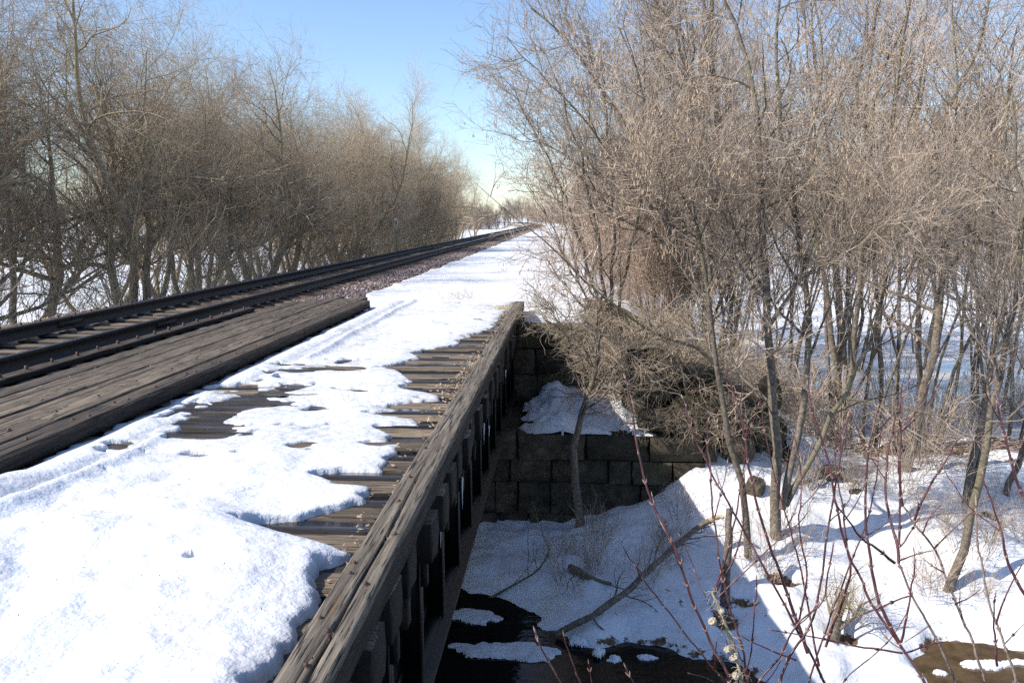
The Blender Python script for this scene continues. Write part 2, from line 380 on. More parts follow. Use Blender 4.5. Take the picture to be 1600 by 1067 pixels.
def crown_levels(r, P0, R0, cfg, seeds=0):
    """returns trunk parts (stems + limbs) and crown parts (branches + twigs)"""
    tr = [tubes(P0, R0, cfg.get('s0', 7)) + (0,)]
    P1, R1 = sprout(r, P0, R0, cfg['n1'], cfg.get('t1', .22), .97, cfg['L1'], cfg.get('a1', (28, 60)), 8, cfg.get('up1', .10), cfg.get('w1', .18), cfg.get('ra1', .55), .007, .004, .5, rmax=cfg.get('rm1', .05))
    tr.append(tubes(P1, R1, 4) + (0,))
    P2, R2 = sprout(r, P1, R1, cfg['n2'], .12, .98, cfg['L2'], (25, 65), 5, cfg.get('up2', .08), .18, .6, .0045, .003, .4, cfg.get('droop', 0))
    P3, R3 = sprout(r, P2, R2, cfg['n3'], .1, 1, cfg['L3'], (25, 70), 4, cfg.get('up3', .08), .2, .7, .003, .002, .3, cfg.get('droop', 0))
    cr = [tubes(P2, R2, 3) + (0,), tubes(P3, R3, 3) + (0,)]
    if cfg.get('n4'):
        P4, R4 = sprout(r, P3, R3, cfg['n4'], .1, 1, cfg['L4'], (25, 70), 3, .05, .2, .8, .002, .0014, .2, cfg.get('droop', 0))
        P4 = P4[:, [0, 2]] if cfg.get('fine2') else P4; R4 = R4[:, [0, 2]] if cfg.get('fine2') else R4
        cr.append(tubes(P4, R4, 3) + (0,))
    if seeds:
        k = r.integers(0, len(P3), seeds); e = r.integers(1, P3.shape[1], seeds); base = np.repeat(P3[k, e], 5, 0)
        N = len(base); off = r.normal(size=(N, 3)) * .035; off[:, 2] = -.03 - .10 * r.random(N)
        b2 = base + off; wv = r.normal(size=(N, 3)); wv[:, 2] *= .2; wv = nrm(wv) * .004
        dn = np.stack([r.normal(size=N) * .012, r.normal(size=N) * .012, -.035 - .02 * r.random(N)], -1)
        V = np.stack([b2 - wv, b2 + wv, b2 + wv * 1.6 + dn, b2 - wv * 1.6 + dn], 1).reshape(-1, 3)
        cr.append((V, np.arange(4 * N).reshape(N, 4), 1))
    return tr, cr
def stems(r, n, L, r0, spread, K=12, up=.05, wig=.07, base_sp=.15):
    a = r.random(n) * 2 * math.pi; s = np.tan(np.radians(spread)) * (.25 + .85 * r.random(n))
    d = nrm(np.stack([np.cos(a) * s, np.sin(a) * s, np.ones(n)], -1))
    p = np.stack([np.cos(a) * base_sp * r.random(n), np.sin(a) * base_sp * r.random(n), np.full(n, -.25)], -1)
    return march(r, p, d, L * (.7 + .4 * r.random(n)), K, up, wig, r0 * (.6 + .5 * r.random(n)), np.full(n, .008))
def tree_meshes(name, r, P0, R0, cfg, seeds=0):
    tr, cr = crown_levels(r, P0, R0, cfg, seeds)
    V, Q, _ = join(tr); t = mesh_np(name + '_trunk', V, Q, True)
    V, Q, mi = join(cr); c = mesh_np(name + '_crown', V, Q, False, mi)
    return t, c
def tri_count():
    return sum(sum(len(p.vertices) - 2 for p in me.polygons) for me in bpy.data.meshes)

# ------------------------------------------------------------------ ground
TRX = -6.78
def track_x(y):
    y = np.asarray(y, float); return TRX - np.where(y > 170, (y - 170) ** 2 / 1500.0, 0)
ctl = [(760, 870, -2.85), (900, 860, -2.8), (1000, 800, -2.5), (1060, 750, -2.15), (1100, 715, -1.85), (1170, 722, -1.9), (1250, 740, -2.2),
       (1350, 760, -2.35), (1500, 780, -2.35), (1590, 800, -2.4), (830, 925, -2.86), (905, 975, -2.92), (1000, 950, -2.78), (1100, 900, -2.6),
       (1200, 900, -2.58), (1300, 850, -2.5), (1400, 900, -2.62), (1500, 950, -2.78), (1600, 900, -2.62), (1200, 1000, -2.8), (1280, 1045, -2.88), (1345, 1010, -2.86),
       (700, 905, -3.0), (760, 925, -3.0), (830, 955, -3.0), (870, 1000, -3.0), (960, 1012, -3.0), (1080, 1032, -3.0), (1200, 1062, -3.0), (1280, 1090, -3.0), (1360, 1072, -3.0),
       (1440, 1058, -3.0), (1600, 1022, -3.0), (740, 970, -3.2), (780, 1040, -3.35), (1000, 1055, -3.25), (1150, 1090, -3.25), (1500, 1090, -3.2), (1600, 1080, -3.3),
       (1300, 1150, -3.3), (900, 1100, -3.4), (1600, 1150, -3.4), (1450, 720, -2.42), (1590, 720, -2.42)]
cp = np.array([PZ(*c_) for c_ in ctl] + [(-1, 10.8, -2.95), (-1.5, 9, -3.3), (0, 12.1, -2.8), (1, 12.1, -2.6), (2, 12.3, -1.9), (3, 13, -2.0), (10, 10, -2.6), (12, 8, -3.3), (9, 16, -2.45), (14, 14, -2.45), (6, 4, -3.4), (12, 4, -3.4), (0, 5, -3.4), (4, 16.5, -2.5), (3, 19, -2.5), (16, 19, -2.5)])
def tps(A, B):
    d2 = ((A[:, None, :] - B[None, :, :]) ** 2).sum(-1) + 1e-9; return d2 * np.log(d2) * .5
_n = len(cp); _K = np.zeros((_n + 3, _n + 3)); _K[:_n, :_n] = tps(cp[:, :2], cp[:, :2]) + np.eye(_n) * .05
_K[:_n, _n] = 1; _K[:_n, _n + 1:] = cp[:, :2]; _K[_n, :_n] = 1; _K[_n + 1:, :_n] = cp[:, :2].T
_w = np.linalg.solve(_K, np.concatenate([cp[:, 2], np.zeros(3)]))
root_px = [(1213, 895), (1168, 922), (1472, 965), (1508, 826), (1547, 826), (1408, 752), (1135, 942), (1320, 960), (1240, 900)]
root_xy = [PZ(px, py, -2.62 if py > 800 else -2.3) for px, py in root_px]
def G(x, y, fine=True):
    x = np.asarray(x, float); y = np.asarray(y, float); shp = np.broadcast(x, y).shape
    x = np.broadcast_to(x, shp).astype(float); y = np.broadcast_to(y, shp).astype(float)
    # open country
    dist = np.hypot(x, y)
    base = -2.5 + 3.0 * sst(150, 700, dist) + fbm(x * .02, y * .02, 3) * 1.2 * sst(40, 120, dist)
    # ravine floor from the survey points
    xr = np.clip(x, -2, 16).ravel(); yr = np.clip(y, 3, 20).ravel()
    Tz = (tps(np.stack([xr, yr], -1), cp[:, :2]) @ _w[:_n] + _w[_n] + xr * _w[_n + 1] + yr * _w[_n + 2]).reshape(shp)
    Tz = np.clip(Tz, -3.6, -1.7)
    wr = sst(-6, -1.5, x) * (1 - sst(13, 18, x)) * (1 - sst(16.5, 19, y))
    z = base * (1 - wr) + Tz * wr
    # pond hollow
    pond = sst(3.6, 5.0, x) * (1 - sst(17, 20, x)) * sst(15.6, 16.6, y) * (1 - sst(24, 27, y))
    z = z - .35 * pond
    # creek across the far left side
    ck = sst(3.2, 5, y) * (1 - sst(10.5, 13, y)) * (1 - sst(-4, -1, x)); z = z * (1 - ck) + (-3.4) * ck
    # railway embankment beyond the bridge
    tx = track_x(y); right = 7.1 + .5 * fbm(y * .15, y * 0 + 3, 2); e1 = (x - tx)
    emb = (1 - sst(right, right + 5.0, e1)) * sst(-4.6 - 3.0, -1.9, e1)
    far = sst(13.2, 14.9, y)
    near = 1 - sst(.8, 2.2, y)
    slope_near = 1 - sst(.2, 6.2, y + .35 * np.clip(x - 1, 0, 9))
    top = -.03 + 0 * x
    z1 = z * (1 - emb) + top * emb
    z = np.where(y > 10, z * (1 - far) + z1 * far, z)
    zn = z * (1 - near * emb) + (-.25) * near * emb
    nr = slope_near * sst(-.6, 0, x) * (1 - sst(9, 14, x)); zn2 = zn * (1 - nr) + (-.12) * nr
    z = np.where(y < 10, np.maximum(zn, zn2), z)
    # mound behind and beside the far abutment, falling away to the right
    yb = 14.5 - 1.5 * sst(.8, 1.6, x)
    md = (1 - sst(.4, 4.6, x)) * sst(yb - .1, yb + .9, y) * sst(-1.5, -.2, x); z = np.maximum(z, -2.4 + 2.3 * md - 9 * (md <= 0))
    shelf = (x < 1.5) & (y > 12.15) & (y < 14.5) & (x > -10); z = np.where(shelf, np.minimum(z, -2.3), z)
    if fine:
        snow = fbm(x * .9, y * .9, 4) * .24 + fbm(x * 2.6, y * 2.6, 5) * .26
        k = np.where((e1 < right) & (y > 14), .14, 1.0) * (1 - .8 * sst(30, 90, dist))
        z = z + snow * k
        for p in root_xy: z = z - .10 * np.exp(-((x - p[0]) ** 2 + (y - p[1]) ** 2) / .16 ** 2)
    return z
def axis(dense, lo, hi, step, grow):
    a = list(np.arange(dense[0], dense[1], step)); s = step
    while a[-1] < hi: s *= grow; a.append(a[-1] + s)
    s = step
    while a[0] > lo: s *= grow; a.insert(0, a[0] - s)
    return np.array(a)
xs = axis((-5.2, 9.0), -900, 900, .075, 1.045); ys = axis((8.0, 19), -60, 1500, .075, 1.03)
Xg, Yg = np.meshgrid(xs, ys); Zg = G(Xg, Yg)
# keep the sheet under the ballast and tracks
e1 = Xg - track_x(Yg)
Zg = np.where((e1 > -2.4) & (e1 < 2.3 + .25 * fbm(Yg * .8, Xg * 0, 3)), np.minimum(Zg, -.30), Zg)
under = (Yg < 14.4) & (Yg > 1.5) & (Xg > -10) & (Xg < -.55); Zg = np.where(under & (Yg > 12.2), np.minimum(Zg, -2.9), Zg)
me, _ = grid_mesh('snowy_ground', Xg, Yg, Zg)
soil = np.zeros_like(Xg)
soil += .75 * sst(.0, .5, Xg) * (1 - sst(2.6, 4.0, Xg)) * sst(12.8, 13.3, Yg) * (1 - sst(16.2, 18, Yg))
soil += .62 * sst(3.8, 4.8, Xg) * np.exp(-((Yg - 14.9 - .25 * np.sin(Xg)) / .9) ** 2)
soil += .62 * np.exp(-((e1 + 3.6) / 1.3) ** 2)
soil += .45 * np.exp(-((e1 + 6.5) / 2.0) ** 2) * (Yg > 12)
soil += .42 * np.exp(-((e1 - 8.6) / 1.0) ** 2) * (Yg > 18)
soil += 1.0 * (1 - sst(5.5, 7.2, Yg)) * sst(-2, -.6, Xg)  # unseen near bank, darkened to cut light bounced into the ravine
for px, py in root_px:
    p = PZ(px, py, -2.62 if py > 800 else -2.3); soil += .62 * np.exp(-(((Xg - p[0]) ** 2 + (Yg - p[1]) ** 2) / .2 ** 2))
soil += .27 * sst(-1.5, 0, Xg) * (1 - sst(1.4, 2.4, Xg)) * (1 - sst(11.6, 12, Yg)) * (Yg > 8)
soil += .33 * sst(0, 1, Xg) * np.exp(-((Zg + 2.98) / .05) ** 2) * (Yg < 14)
a = me.attributes.new('soil', 'FLOAT', 'POINT'); a.data.foreach_set('value', np.clip(soil, 0, 1).ravel().astype(np.float32))
go = link('ground', me, M['ground']); tag(go, kind='structure')
def gz(x, y): return float(G(np.array([x]), np.array([y]), True)[0])

# creek water
wx = axis((-10, 16), -140, 160, .5, 1.1); wy = np.linspace(-1, 13.6, 30); WX, WY = np.meshgrid(wx, wy)
me, _ = grid_mesh('creek_water', WX, WY, np.full(WX.shape, -3.0)); tag(link('creek_water', me, M['water']), kind='structure')
ix = np.linspace(3, 19, 60); iy = np.linspace(15, 27.5, 40); IX, IY = np.meshgrid(ix, iy)
me, _ = grid_mesh('pond_ice', IX, IY, np.full(IX.shape, -2.62)); tag(link('pond_ice', me, M['ice']), kind='structure')

# ------------------------------------------------------------------ railway track
bed_x = np.linspace(-2.6, 2.5, 18); bed_y = axis((13, 40), 13, 900, .35, 1.05); BX, BY = np.meshgrid(bed_x, bed_y)
BZ = -.06 - .12 * sst(1.9, 2.6, np.abs(BX)) + fbm(BX * 4, BY * 4, 3) * .06
me, _ = grid_mesh('ballast_bed', BX + track_x(BY), BY, BZ)
bo = link('ballast_bed', me, M['bed']); tag(bo, kind='structure')
r = np.random.default_rng(11); N = 26000
sy_ = 13.6 + 46 * r.random(N) ** 1.7; sx_ = np.where(r.random(N) < .75, 1.1 + 1.35 * r.random(N), -2.5 + 3.9 * r.random(N))
gap = (sx_ > 1.0)
sz = -.035 - .10 * sst(1.9, 2.6, np.abs(sx_)) + .03 * r.random(N)
sz = np.where(np.abs(sx_) < 1.4, -.05, sz)
oct_ = np.array([[1, 0, 0], [-1, 0, 0], [0, 1, 0], [0, -1, 0], [0, 0, 1], [0, 0, -1]], float)
of = np.array([[0, 2, 4], [2, 1, 4], [1, 3, 4], [3, 0, 4], [2, 0, 5], [1, 2, 5], [3, 1, 5], [0, 3, 5]])
s = (.016 + .02 * r.random(N))[:, None, None]
a_ = r.random(N) * 6.28; ca, sa = np.cos(a_), np.sin(a_); Rm = np.zeros((N, 3, 3)); Rm[:, 0, 0] = ca; Rm[:, 0, 1] = -sa; Rm[:, 1, 0] = sa; Rm[:, 1, 1] = ca; Rm[:, 2, 2] = 1
L_ = oct_[None] * (.65 + .7 * r.random((N, 6, 3))) + r.normal(size=(N, 6, 3)) * .28; L_[:, :, 2] *= .8
Vs = np.einsum('nij,nkj->nki', Rm, L_) * s + np.stack([sx_ + track_x(sy_), sy_, sz], -1)[:, None, :]
Qs = (of[None] + 6 * np.arange(N)[:, None, None]).reshape(-1, 3)
me = mesh_np('ballast_stones', Vs.reshape(-1, 3), Qs)
a = me.attributes.new('tone', 'FLOAT', 'POINT'); a.data.foreach_set('value', np.repeat(r.random(N), 6).astype(np.float32))
tag(link('ballast', me, M['ballast']), 'pinkish grey crushed stone spread beside and between the rails', 'ballast', kind='stuff')

track = tag(empty('railway_track', (TRX, 0, 0)), 'single railway track with dark rusty rails running to the horizon', 'railway track')
prof = np.array([(-.07, 0), (.07, 0), (.07, .012), (.012, .035), (.010, .125), (.034, .138), (.036, .172), (.03, .18), (-.03, .18), (-.036, .172), (-.034, .138), (-.010, .125), (-.012, .035), (-.07, .012)])
def rail(xo, y0, y1, name='rail', parent=track, step=3.0):
    yy = np.arange(y0, y1 + .01, step); n = len(prof)
    cx = track_x(yy) - TRX + xo
    V = np.zeros((len(yy), n, 3)); V[:, :, 0] = cx[:, None] + prof[None, :, 0]; V[:, :, 1] = yy[:, None]; V[:, :, 2] = prof[None, :, 1] + .025
    I = np.arange(len(yy) * n).reshape(len(yy), n); J = np.roll(I, -1, 1)
    Q = np.stack([I[:-1], J[:-1], J[1:], I[1:]], -1).reshape(-1, 4)
    mi = np.zeros((len(yy) - 1, n), int); mi[:, 7] = 1
    return link(name, mesh_np(name, V.reshape(-1, 3), Q, False, mi.ravel()), [M['rail'], M['rail_top']], parent)
for xo in (-.753, .753):
    rail(xo, -6, 12, step=6); rail(xo, 12.02, 292.02, step=4)
    # joint bars where the two lengths meet
for xo in (-.753, .753):
    for yj in (12.0,):
        for sgn in (-1, 1):
            link('joint_bar', box_mesh('joint_bar', [(xo + sgn * .022 - .009, xo + sgn * .022 + .009, yj - .3, yj + .3, .07, .145)]), M['rail'], track)
# ties of the track beyond the bridge
tm = [rough_box('track_tie', .22, 2.75, .18, (2, 5, 2), .004, .012, 50 + i) for i in range(5)]
for t_ in tm: t_.materials.append(M['track_tie'])
tp = box_mesh('tie_plate', [(-.09, .09, -.17, .17, 0, .014), (-.075, -.045, -.1, -.085, .014, .05), (.045, .075, .085, .1, .014, .05)]); tp.materials.append(M['iron'])
yt = 15.0; k = 0; far_boxes = []
while yt < 292:
    if k < 260:
        o = bpy.data.objects.new('tie', tm[k % 5]); COL.objects.link(o); o.parent = track
        xo = float(track_x(yt)) - TRX + random.uniform(-.03, .03) + .04
        o.location = (xo, yt, -.0 - random.uniform(0, .012)); o.rotation_euler = (0, 0, R(90) + random.uniform(-.012, .012))
        if k < 60:
            for sgn in (-.753, .753):
                q = bpy.data.objects.new('tie_plate', tp); COL.objects.link(q); q.parent = track; q.location = (xo + sgn - .04, yt, .001); q.rotation_euler = (0, 0, R(90))
    else:
        xo = float(track_x(yt)) - TRX; far_boxes.append((xo - 1.35, xo + 1.35, yt - .11, yt + .11, -.18, 0))
    yt += .53 + random.uniform(-.025, .025); k += 1
tag(link('far_ties', box_mesh('far_ties', far_boxes), M['track_tie'], track), kind='stuff')

# ------------------------------------------------------------------ bridge
bridge = tag(empty('railway_bridge', (0, 0, 0)), 'low timber decked railway bridge with dark steel girder side above the creek', 'bridge')
Y0, Y1 = -1.5, 15.0
def deck_obj(name, me, m, loc, rz=0, parent=bridge, ry=0):
    if m is not None and not me.materials: me.materials.append(m)
    o = bpy.data.objects.new(name, me); COL.objects.link(o); o.parent = parent; o.location = loc; o.rotation_euler = (0, ry, rz); return o
# ties: long ones that reach out under the curb, short boards between them, slightly lower and wet
tie_len = 8.10
lt = [rough_box('bridge_tie', .255, tie_len, .24, (4, 40, 2), .0045, .014, 80 + i) for i in range(4)]
st = [rough_box('deck_board', .2, 3.15, .07, (2, 20, 2), .003, .006, 90 + i) for i in range(4)]
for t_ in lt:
    t_.materials.append(M['tie']); t_.materials.append(M['shade_timber'])
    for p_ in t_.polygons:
        if p_.normal.z < .55: p_.material_index = 1  # every face but the top takes the painted-shade material
for t_ in st: t_.materials.append(M['wet'])
cxm = -.765 - tie_len / 2; y = Y0; k = 0
while y < Y1 - .1:
    deck_obj('tie', lt[k % 4], None, (cxm + random.uniform(-.03, .03), y, random.uniform(-.012, .004)), R(90) + (math.pi if k % 2 else 0))
    if True:
        deck_obj('deck_board', st[(k * 3) % 4], None, (-.81 - 1.575 + random.uniform(-.02, .02), y + .23, -.003 - random.uniform(0, .006) - (.012 if k % 3 == 1 else 0)), R(90) + (math.pi if k % 3 else 0))
    y += .46 + random.uniform(-.008, .008); k += 1

# curb timber : worn, split and grooved
def curb(name, x0, x1, ya, yb, ztop, thick, seed, crack=None, m='curb', parent=bridge, nx=22, dy=.02, wear=.007, taper=0):
    r = np.random.default_rng(seed); yy = np.arange(ya, yb + dy * .5, dy); n = len(yy); wd = x1 - x0
    u = np.linspace(0, 1, nx); X, Y = np.meshgrid(x0 + u * wd, yy)
    U = (X - x0) / wd
    Z = fbm(X * 55 + seed, Y * 1.3, 4) * wear * 1.5 + fbm(X * 9, Y * .7 + seed, 3) * wear * .6
    edge = np.minimum(U, 1 - U); ed = np.exp(-(edge / .05) ** 2)
    chip = .003 + .009 * np.clip(fbm(Y * 2.1 + seed * 3 + (U > .5) * 40, Y * 0, 4) * 2.2 + .25, 0, 1)
    Z -= ed * chip
    if crack is not None:
        for (pts, cw, cdp) in crack:
            pts = np.array(pts); ux = np.interp(yy, pts[:, 0], pts[:, 1]) + fbm(yy * 3, yy * 0 + seed, 3) * .03
            on = ((yy > pts[0, 0]) & (yy < pts[-1, 0])).astype(float); on *= np.clip((yy - pts[0, 0]) / .25, 0, 1) * np.clip((pts[-1, 0] - yy) / .25, 0, 1)
            col = np.argmin(np.abs(U - ux[:, None]), 1)
            for i in range(n):
                if on[i] > 0:
                    X[i, col[i]] = x0 + ux[i] * wd
                    if 0 < col[i] < nx - 1:
                        X[i, col[i] - 1] = x0 + (ux[i] - cw / wd * on[i]) * wd; X[i, col[i] + 1] = x0 + (ux[i] + cw / wd * on[i]) * wd
                    Z[i, col[i]] -= cdp * on[i]
    side = fbm(yy * 1.7 + seed, yy * 0 + 2, 4) * .012
    Zt = ztop + Z
    # cross section ring: top row left->right, then down the right side, bottom, up the left
    ns = 4; ring = [np.stack([X + side[:, None] * .3, Y, Zt], -1)]
    for j in range(1, ns + 1):
        f = j / ns; ring.append(np.stack([np.full(n, x1) + side + fbm(yy * 3, yy * 0 + j * 7.7 + seed, 3) * .010 + (0 if j < ns else -.004), yy, np.full(n, ztop - thick * f)], -1)[:, None, :])
    for j in range(ns, 0, -1):
        f = j / ns; ring.append(np.stack([np.full(n, x0) + side + fbm(yy * 3, yy * 0 + j * 3.3 + 30 + seed, 3) * .010, yy, np.full(n, ztop - thick * f)], -1)[:, None, :])
    V = np.concatenate(ring, 1); K = V.shape[1]
    V = V - np.array([(x0 + x1) / 2, ya, ztop])
    I = np.arange(n * K).reshape(n, K); J = np.roll(I, -1, 1)
    Q = np.stack([I[:-1], J[:-1], J[1:], I[1:]], -1).reshape(-1, 4)
    Vv = V.reshape(-1, 3); c0 = len(Vv); Vv = np.concatenate([Vv, V[0].mean(0)[None], V[-1].mean(0)[None]])
    capQ = []
    for i in range(0, K, 2):
        capQ.append((I[0, i], c0, I[0, (i + 2) % K], I[0, (i + 1) % K])); capQ.append((I[-1, (i + 1) % K], I[-1, (i + 2) % K], c0 + 1, I[-1, i]))
    Q = np.concatenate([Q, np.array(capQ)])
    me = mesh_np(name, Vv, Q); me.materials.append(M[m]); me.materials.append(M['side'])  # second slot puts painted shade on the side faces
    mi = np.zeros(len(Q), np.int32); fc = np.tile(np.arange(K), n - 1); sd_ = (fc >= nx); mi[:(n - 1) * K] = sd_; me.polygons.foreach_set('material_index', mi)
    return deck_obj(name, me, None, ((x0 + x1) / 2, ya, ztop))
CX0, CX1, CT = -.955, -.775, .17
crk1 = [([(2.0, .62), (2.75, .60), (3.2, .56), (3.75, .60), (4.3, .52), (4.85, .50)], .009, .045), ([(2.2, .42), (2.6, .45), (2.9, .5)], .002, .012)]
crk2 = [([(5.6, .35), (6.3, .4), (6.8, .36)], .002, .008)]
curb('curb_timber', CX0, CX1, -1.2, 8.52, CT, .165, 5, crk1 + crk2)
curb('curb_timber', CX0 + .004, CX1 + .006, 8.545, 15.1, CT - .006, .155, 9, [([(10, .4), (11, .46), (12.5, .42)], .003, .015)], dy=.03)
# raised walkway of long planks beside the near rail
tops = -.02
ed_x = [(-3.84, -3.645, .155, .135), (-4.09, -3.852, .158, .075), (-4.335, -4.094, .155, .075), (-4.60, -4.34, .160, .075), (-4.86, -4.605, .155, .075), (-5.10, -4.866, .15, .075)]
brk = [[-2.5, 2.6, 6.4, 11.2, 15.1], [-2.5, 5.9, 10.4, 15.8], [-2.5, 4.2, 9.0, 15.5], [-2.5, 7.1, 12.3, 15.9], [-2.5, 3.2, 8.2, 15.3], [-2.5, 6.6, 15.0]]
for i, (xa, xb, zt, th) in enumerate(ed_x):
    for j in range(len(brk[i]) - 1):
        nm = 'edge_timber' if i == 0 else 'walkway_plank'
        o = curb(nm, xa + random.uniform(0, .003), xb - random.uniform(0, .004), brk[i][j] + .008, brk[i][j + 1] - .008, zt + random.uniform(-.008, .008), th, 20 + i * 7 + j,
                 [([(brk[i][j] + .8, .3 + .4 * random.random()), (brk[i][j + 1] - .8, .3 + .4 * random.random())], .002, .012)] if (i + j) % 2 else None,
                 'dark_timber' if i == 0 else 'plank', nx=12, dy=.05, wear=.006)
# bearers carrying the walkway
for k, yb in enumerate(np.arange(-1.2, 15, 1.4)):
    deck_obj('bearer', box_mesh('bearer', [(-5.08, -3.87, yb, yb + .2, .004, .079)]), M['dark_timber'], (0, 0, 0))
# guard timber beside the near rail, running under the bolts
curb('guard_timber', -5.86, -5.66, -2.5, 14.6, .07, .066, 77, None, 'dark_timber', nx=8, dy=.08)
curb('guard_timber', -8.2, -7.98, -2.5, 14.6, .10, .096, 79, None, 'dark_timber', nx=8, dy=.08)
# bolts
def lathe_bolt(name, rr, h, sq=True):
    n = 4 if sq else 8; an = np.arange(n) * 2 * math.pi / n + .4; w8 = np.arange(10) * 2 * math.pi / 10
    wa = np.stack([np.cos(w8) * rr * 1.7, np.sin(w8) * rr * 1.7], -1)
    V = [(x, y, 0) for x, y in wa] + [(x, y, .004) for x, y in wa] + [(0, 0, .004)]
    Q = [(i, (i + 1) % 10, 10 + (i + 1) % 10, 10 + i) for i in range(10)] + [(10 + i, 10 + (i + 1) % 10, 10 + (i + 2) % 10, 20) for i in range(0, 10, 2)]
    o = len(V); V += [(math.cos(t) * rr, math.sin(t) * rr, .004) for t in an] + [(math.cos(t) * rr * .92, math.sin(t) * rr * .92, h) for t in an]
    Q += [(o + i, o + (i + 1) % n, o + n + (i + 1) % n, o + n + i) for i in range(n)]
    Q += [(o + n, o + n + 1, o + n + 2, o + n + 3)] + ([(o + n, o + n + 3, o + n + 4, o + n + 7), (o + n + 4, o + n + 5, o + n + 6, o + n + 7)] if n == 8 else [])
    return mesh_np(name, V, Q)
bm_sq = lathe_bolt('bolt', .011, .016); bm_sq.materials.append(M['iron'])
bm_sm = lathe_bolt('bolt_small', .011, .014); bm_sm.materials.append(M['iron'])
for (px, py, big) in [(512, 987, 1), (547, 896, 0), (571, 912, 0), (617, 835, 1), (623, 783, 0), (551, 880, 0), (497, 966, 0), (640, 745, 1), (660, 700, 0), (690, 650, 1), (712, 612, 0), (735, 590, 1), (752, 556, 0), (772, 520, 1), (478, 1040, 0)]:
    p = PZ(px, py, CT); p[0] = min(max(p[0], CX0 + .03), CX1 - .03)
    deck_obj('bolt', bm_sq if big else bm_sm, None, (p[0], p[1], CT - .004), random.uniform(0, 1.5))
y = 2.9
while y < 15:
    deck_obj('bolt', bm_sq, None, (-3.74 + random.uniform(-.02, .02), y, .153), random.uniform(0, 1.5))
    if random.random() < .5: deck_obj('bolt', bm_sm, None, (-3.70, y + .12, .153), random.uniform(0, 1.5))
    deck_obj('bolt', bm_sm, None, (-4.0 + random.uniform(-.02, .02), y + .2, .163), random.uniform(0, 1.5))
    y += .62 + random.uniform(-.05, .05)
bt = lathe_bolt('bolt_tall', .02, .045); bt.materials.append(M['iron'])
y = 1.0
while y < 14.4:
    deck_obj('bolt', bt, None, (-5.76 + random.uniform(-.02, .02), y, .07), random.uniform(0, 1.5)); deck_obj('bolt', bt, None, (-8.09, y + .1, .10), random.uniform(0, 1.5)); y += .46
# wood splinters on the planks
r = np.random.default_rng(5); N = 150
P = np.stack([-5.0 + 1.1 * r.random(N), 3 + 12 * r.random(N) ** .8, np.full(N, .172)], -1)
d = np.stack([r.normal(size=N) * .4, np.ones(N), np.zeros(N)], -1); d = nrm(d) * (.02 + .05 * r.random(N))[:, None]
V, Q = tubes(np.stack([P, P + d], 1), np.full((N, 2), .004), 4)
tag(link('wood_splinters', mesh_np('wood_splinters', V, Q), M['stalk']), 'pale wood splinters and chips scattered on the raised planks', 'debris', kind='stuff')

# girder under the right-hand edge
gird = deck_obj('girder', box_mesh('girder', [(-1.06, -1.045, -1.5, 14.2, -1.32, -.27)]), M['steel'], (0, 0, 0)); gird.parent = bridge
for nm, bx in (('top_flange', (-1.22, -.88, -1.5, 14.2, -.27, -.245)), ('bottom_flange', (-1.26, -.845, -1.5, 14.2, -1.345, -1.32)), ('flange_angle', (-1.04, -.93, -1.5, 14.2, -1.318, -1.30)), ('flange_angle', (-1.043, -1.03, -1.5, 14.2, -1.295, -1.20))):
    link(nm, box_mesh(nm, [bx]), M['steel'], gird)
sm = box_mesh('stiffener', [(-1.043, -.90, -.012, .012, -1.298, -.275), (-1.043, -1.028, -.012, .08, -1.298, -.275), (-.912, -.90, -.05, .05, -1.298, -.275)]); sm.materials.append(M['steel'])
rv = [(-1.04, -1.018, .04 - .011, .04 + .011, z, z + .022) for z in np.arange(-1.2, -.3, .11)]
rm = box_mesh('rivets', rv); rm.materials.append(M['steel'])
bk = box_mesh('bracket', [(-.90, -.80, -.05, .05, -.42, -.255), (-.90, -.86, -.04, .04, -.62, -.43)]); bk.materials.append(M['shade_timber'])
for k, ys_ in enumerate(np.arange(-.6, 14.2, .92)):
    for nm, mm in (('stiffener', sm), ('rivet_row', rm), ('bracket', bk)):
        o = bpy.data.objects.new(nm, mm); COL.objects.link(o); o.parent = gird; o.location = (0, ys_, 0)
link('girder', box_mesh('girder', [(-8.3, -8.285, -1.5, 14.2, -1.32, -.27), (-8.45, -8.1, -1.5, 14.2, -1.345, -1.32), (-8.45, -8.1, -1.5, 14.2, -.27, -.245)]), M['steel'], bridge)
link('girder', box_mesh('girder', [(-5.0, -4.985, -1.5, 14.2, -1.32, -.27), (-5.2, -4.8, -1.5, 14.2, -1.345, -1.32), (-5.2, -4.8, -1.5, 14.2, -.27, -.245)]), M['steel'], bridge)

# thin icicles under the curb
for (px, py, ln) in [(745, 520, .1), (807, 515, .14), (764, 665, .12), (756, 660, .22), (722, 745, .26), (688, 810, .2), (586, 1010, .42), (790, 578, .12)]:
    p = PY(px, py, 1); t = (-.80) / p[0] if p[0] < 0 else 1; yv = t * 1.0
    p = PY(px, py, max(2.5, min(14, abs(yv))))
    K = 6; zz = np.linspace(0, -ln, K); P = np.stack([np.full(K, -.80), np.full(K, p[1]), min(p[2], -.12) + zz], -1)[None]
    V, Q = tubes(P, np.linspace(.010, .001, K)[None], 6)
    o = link('icicle', mesh_np('icicle', V, Q, True), M['snow']); tag(o, 'small icicle hanging under the edge of the bridge deck', 'icicle', 'icicles under the bridge deck')

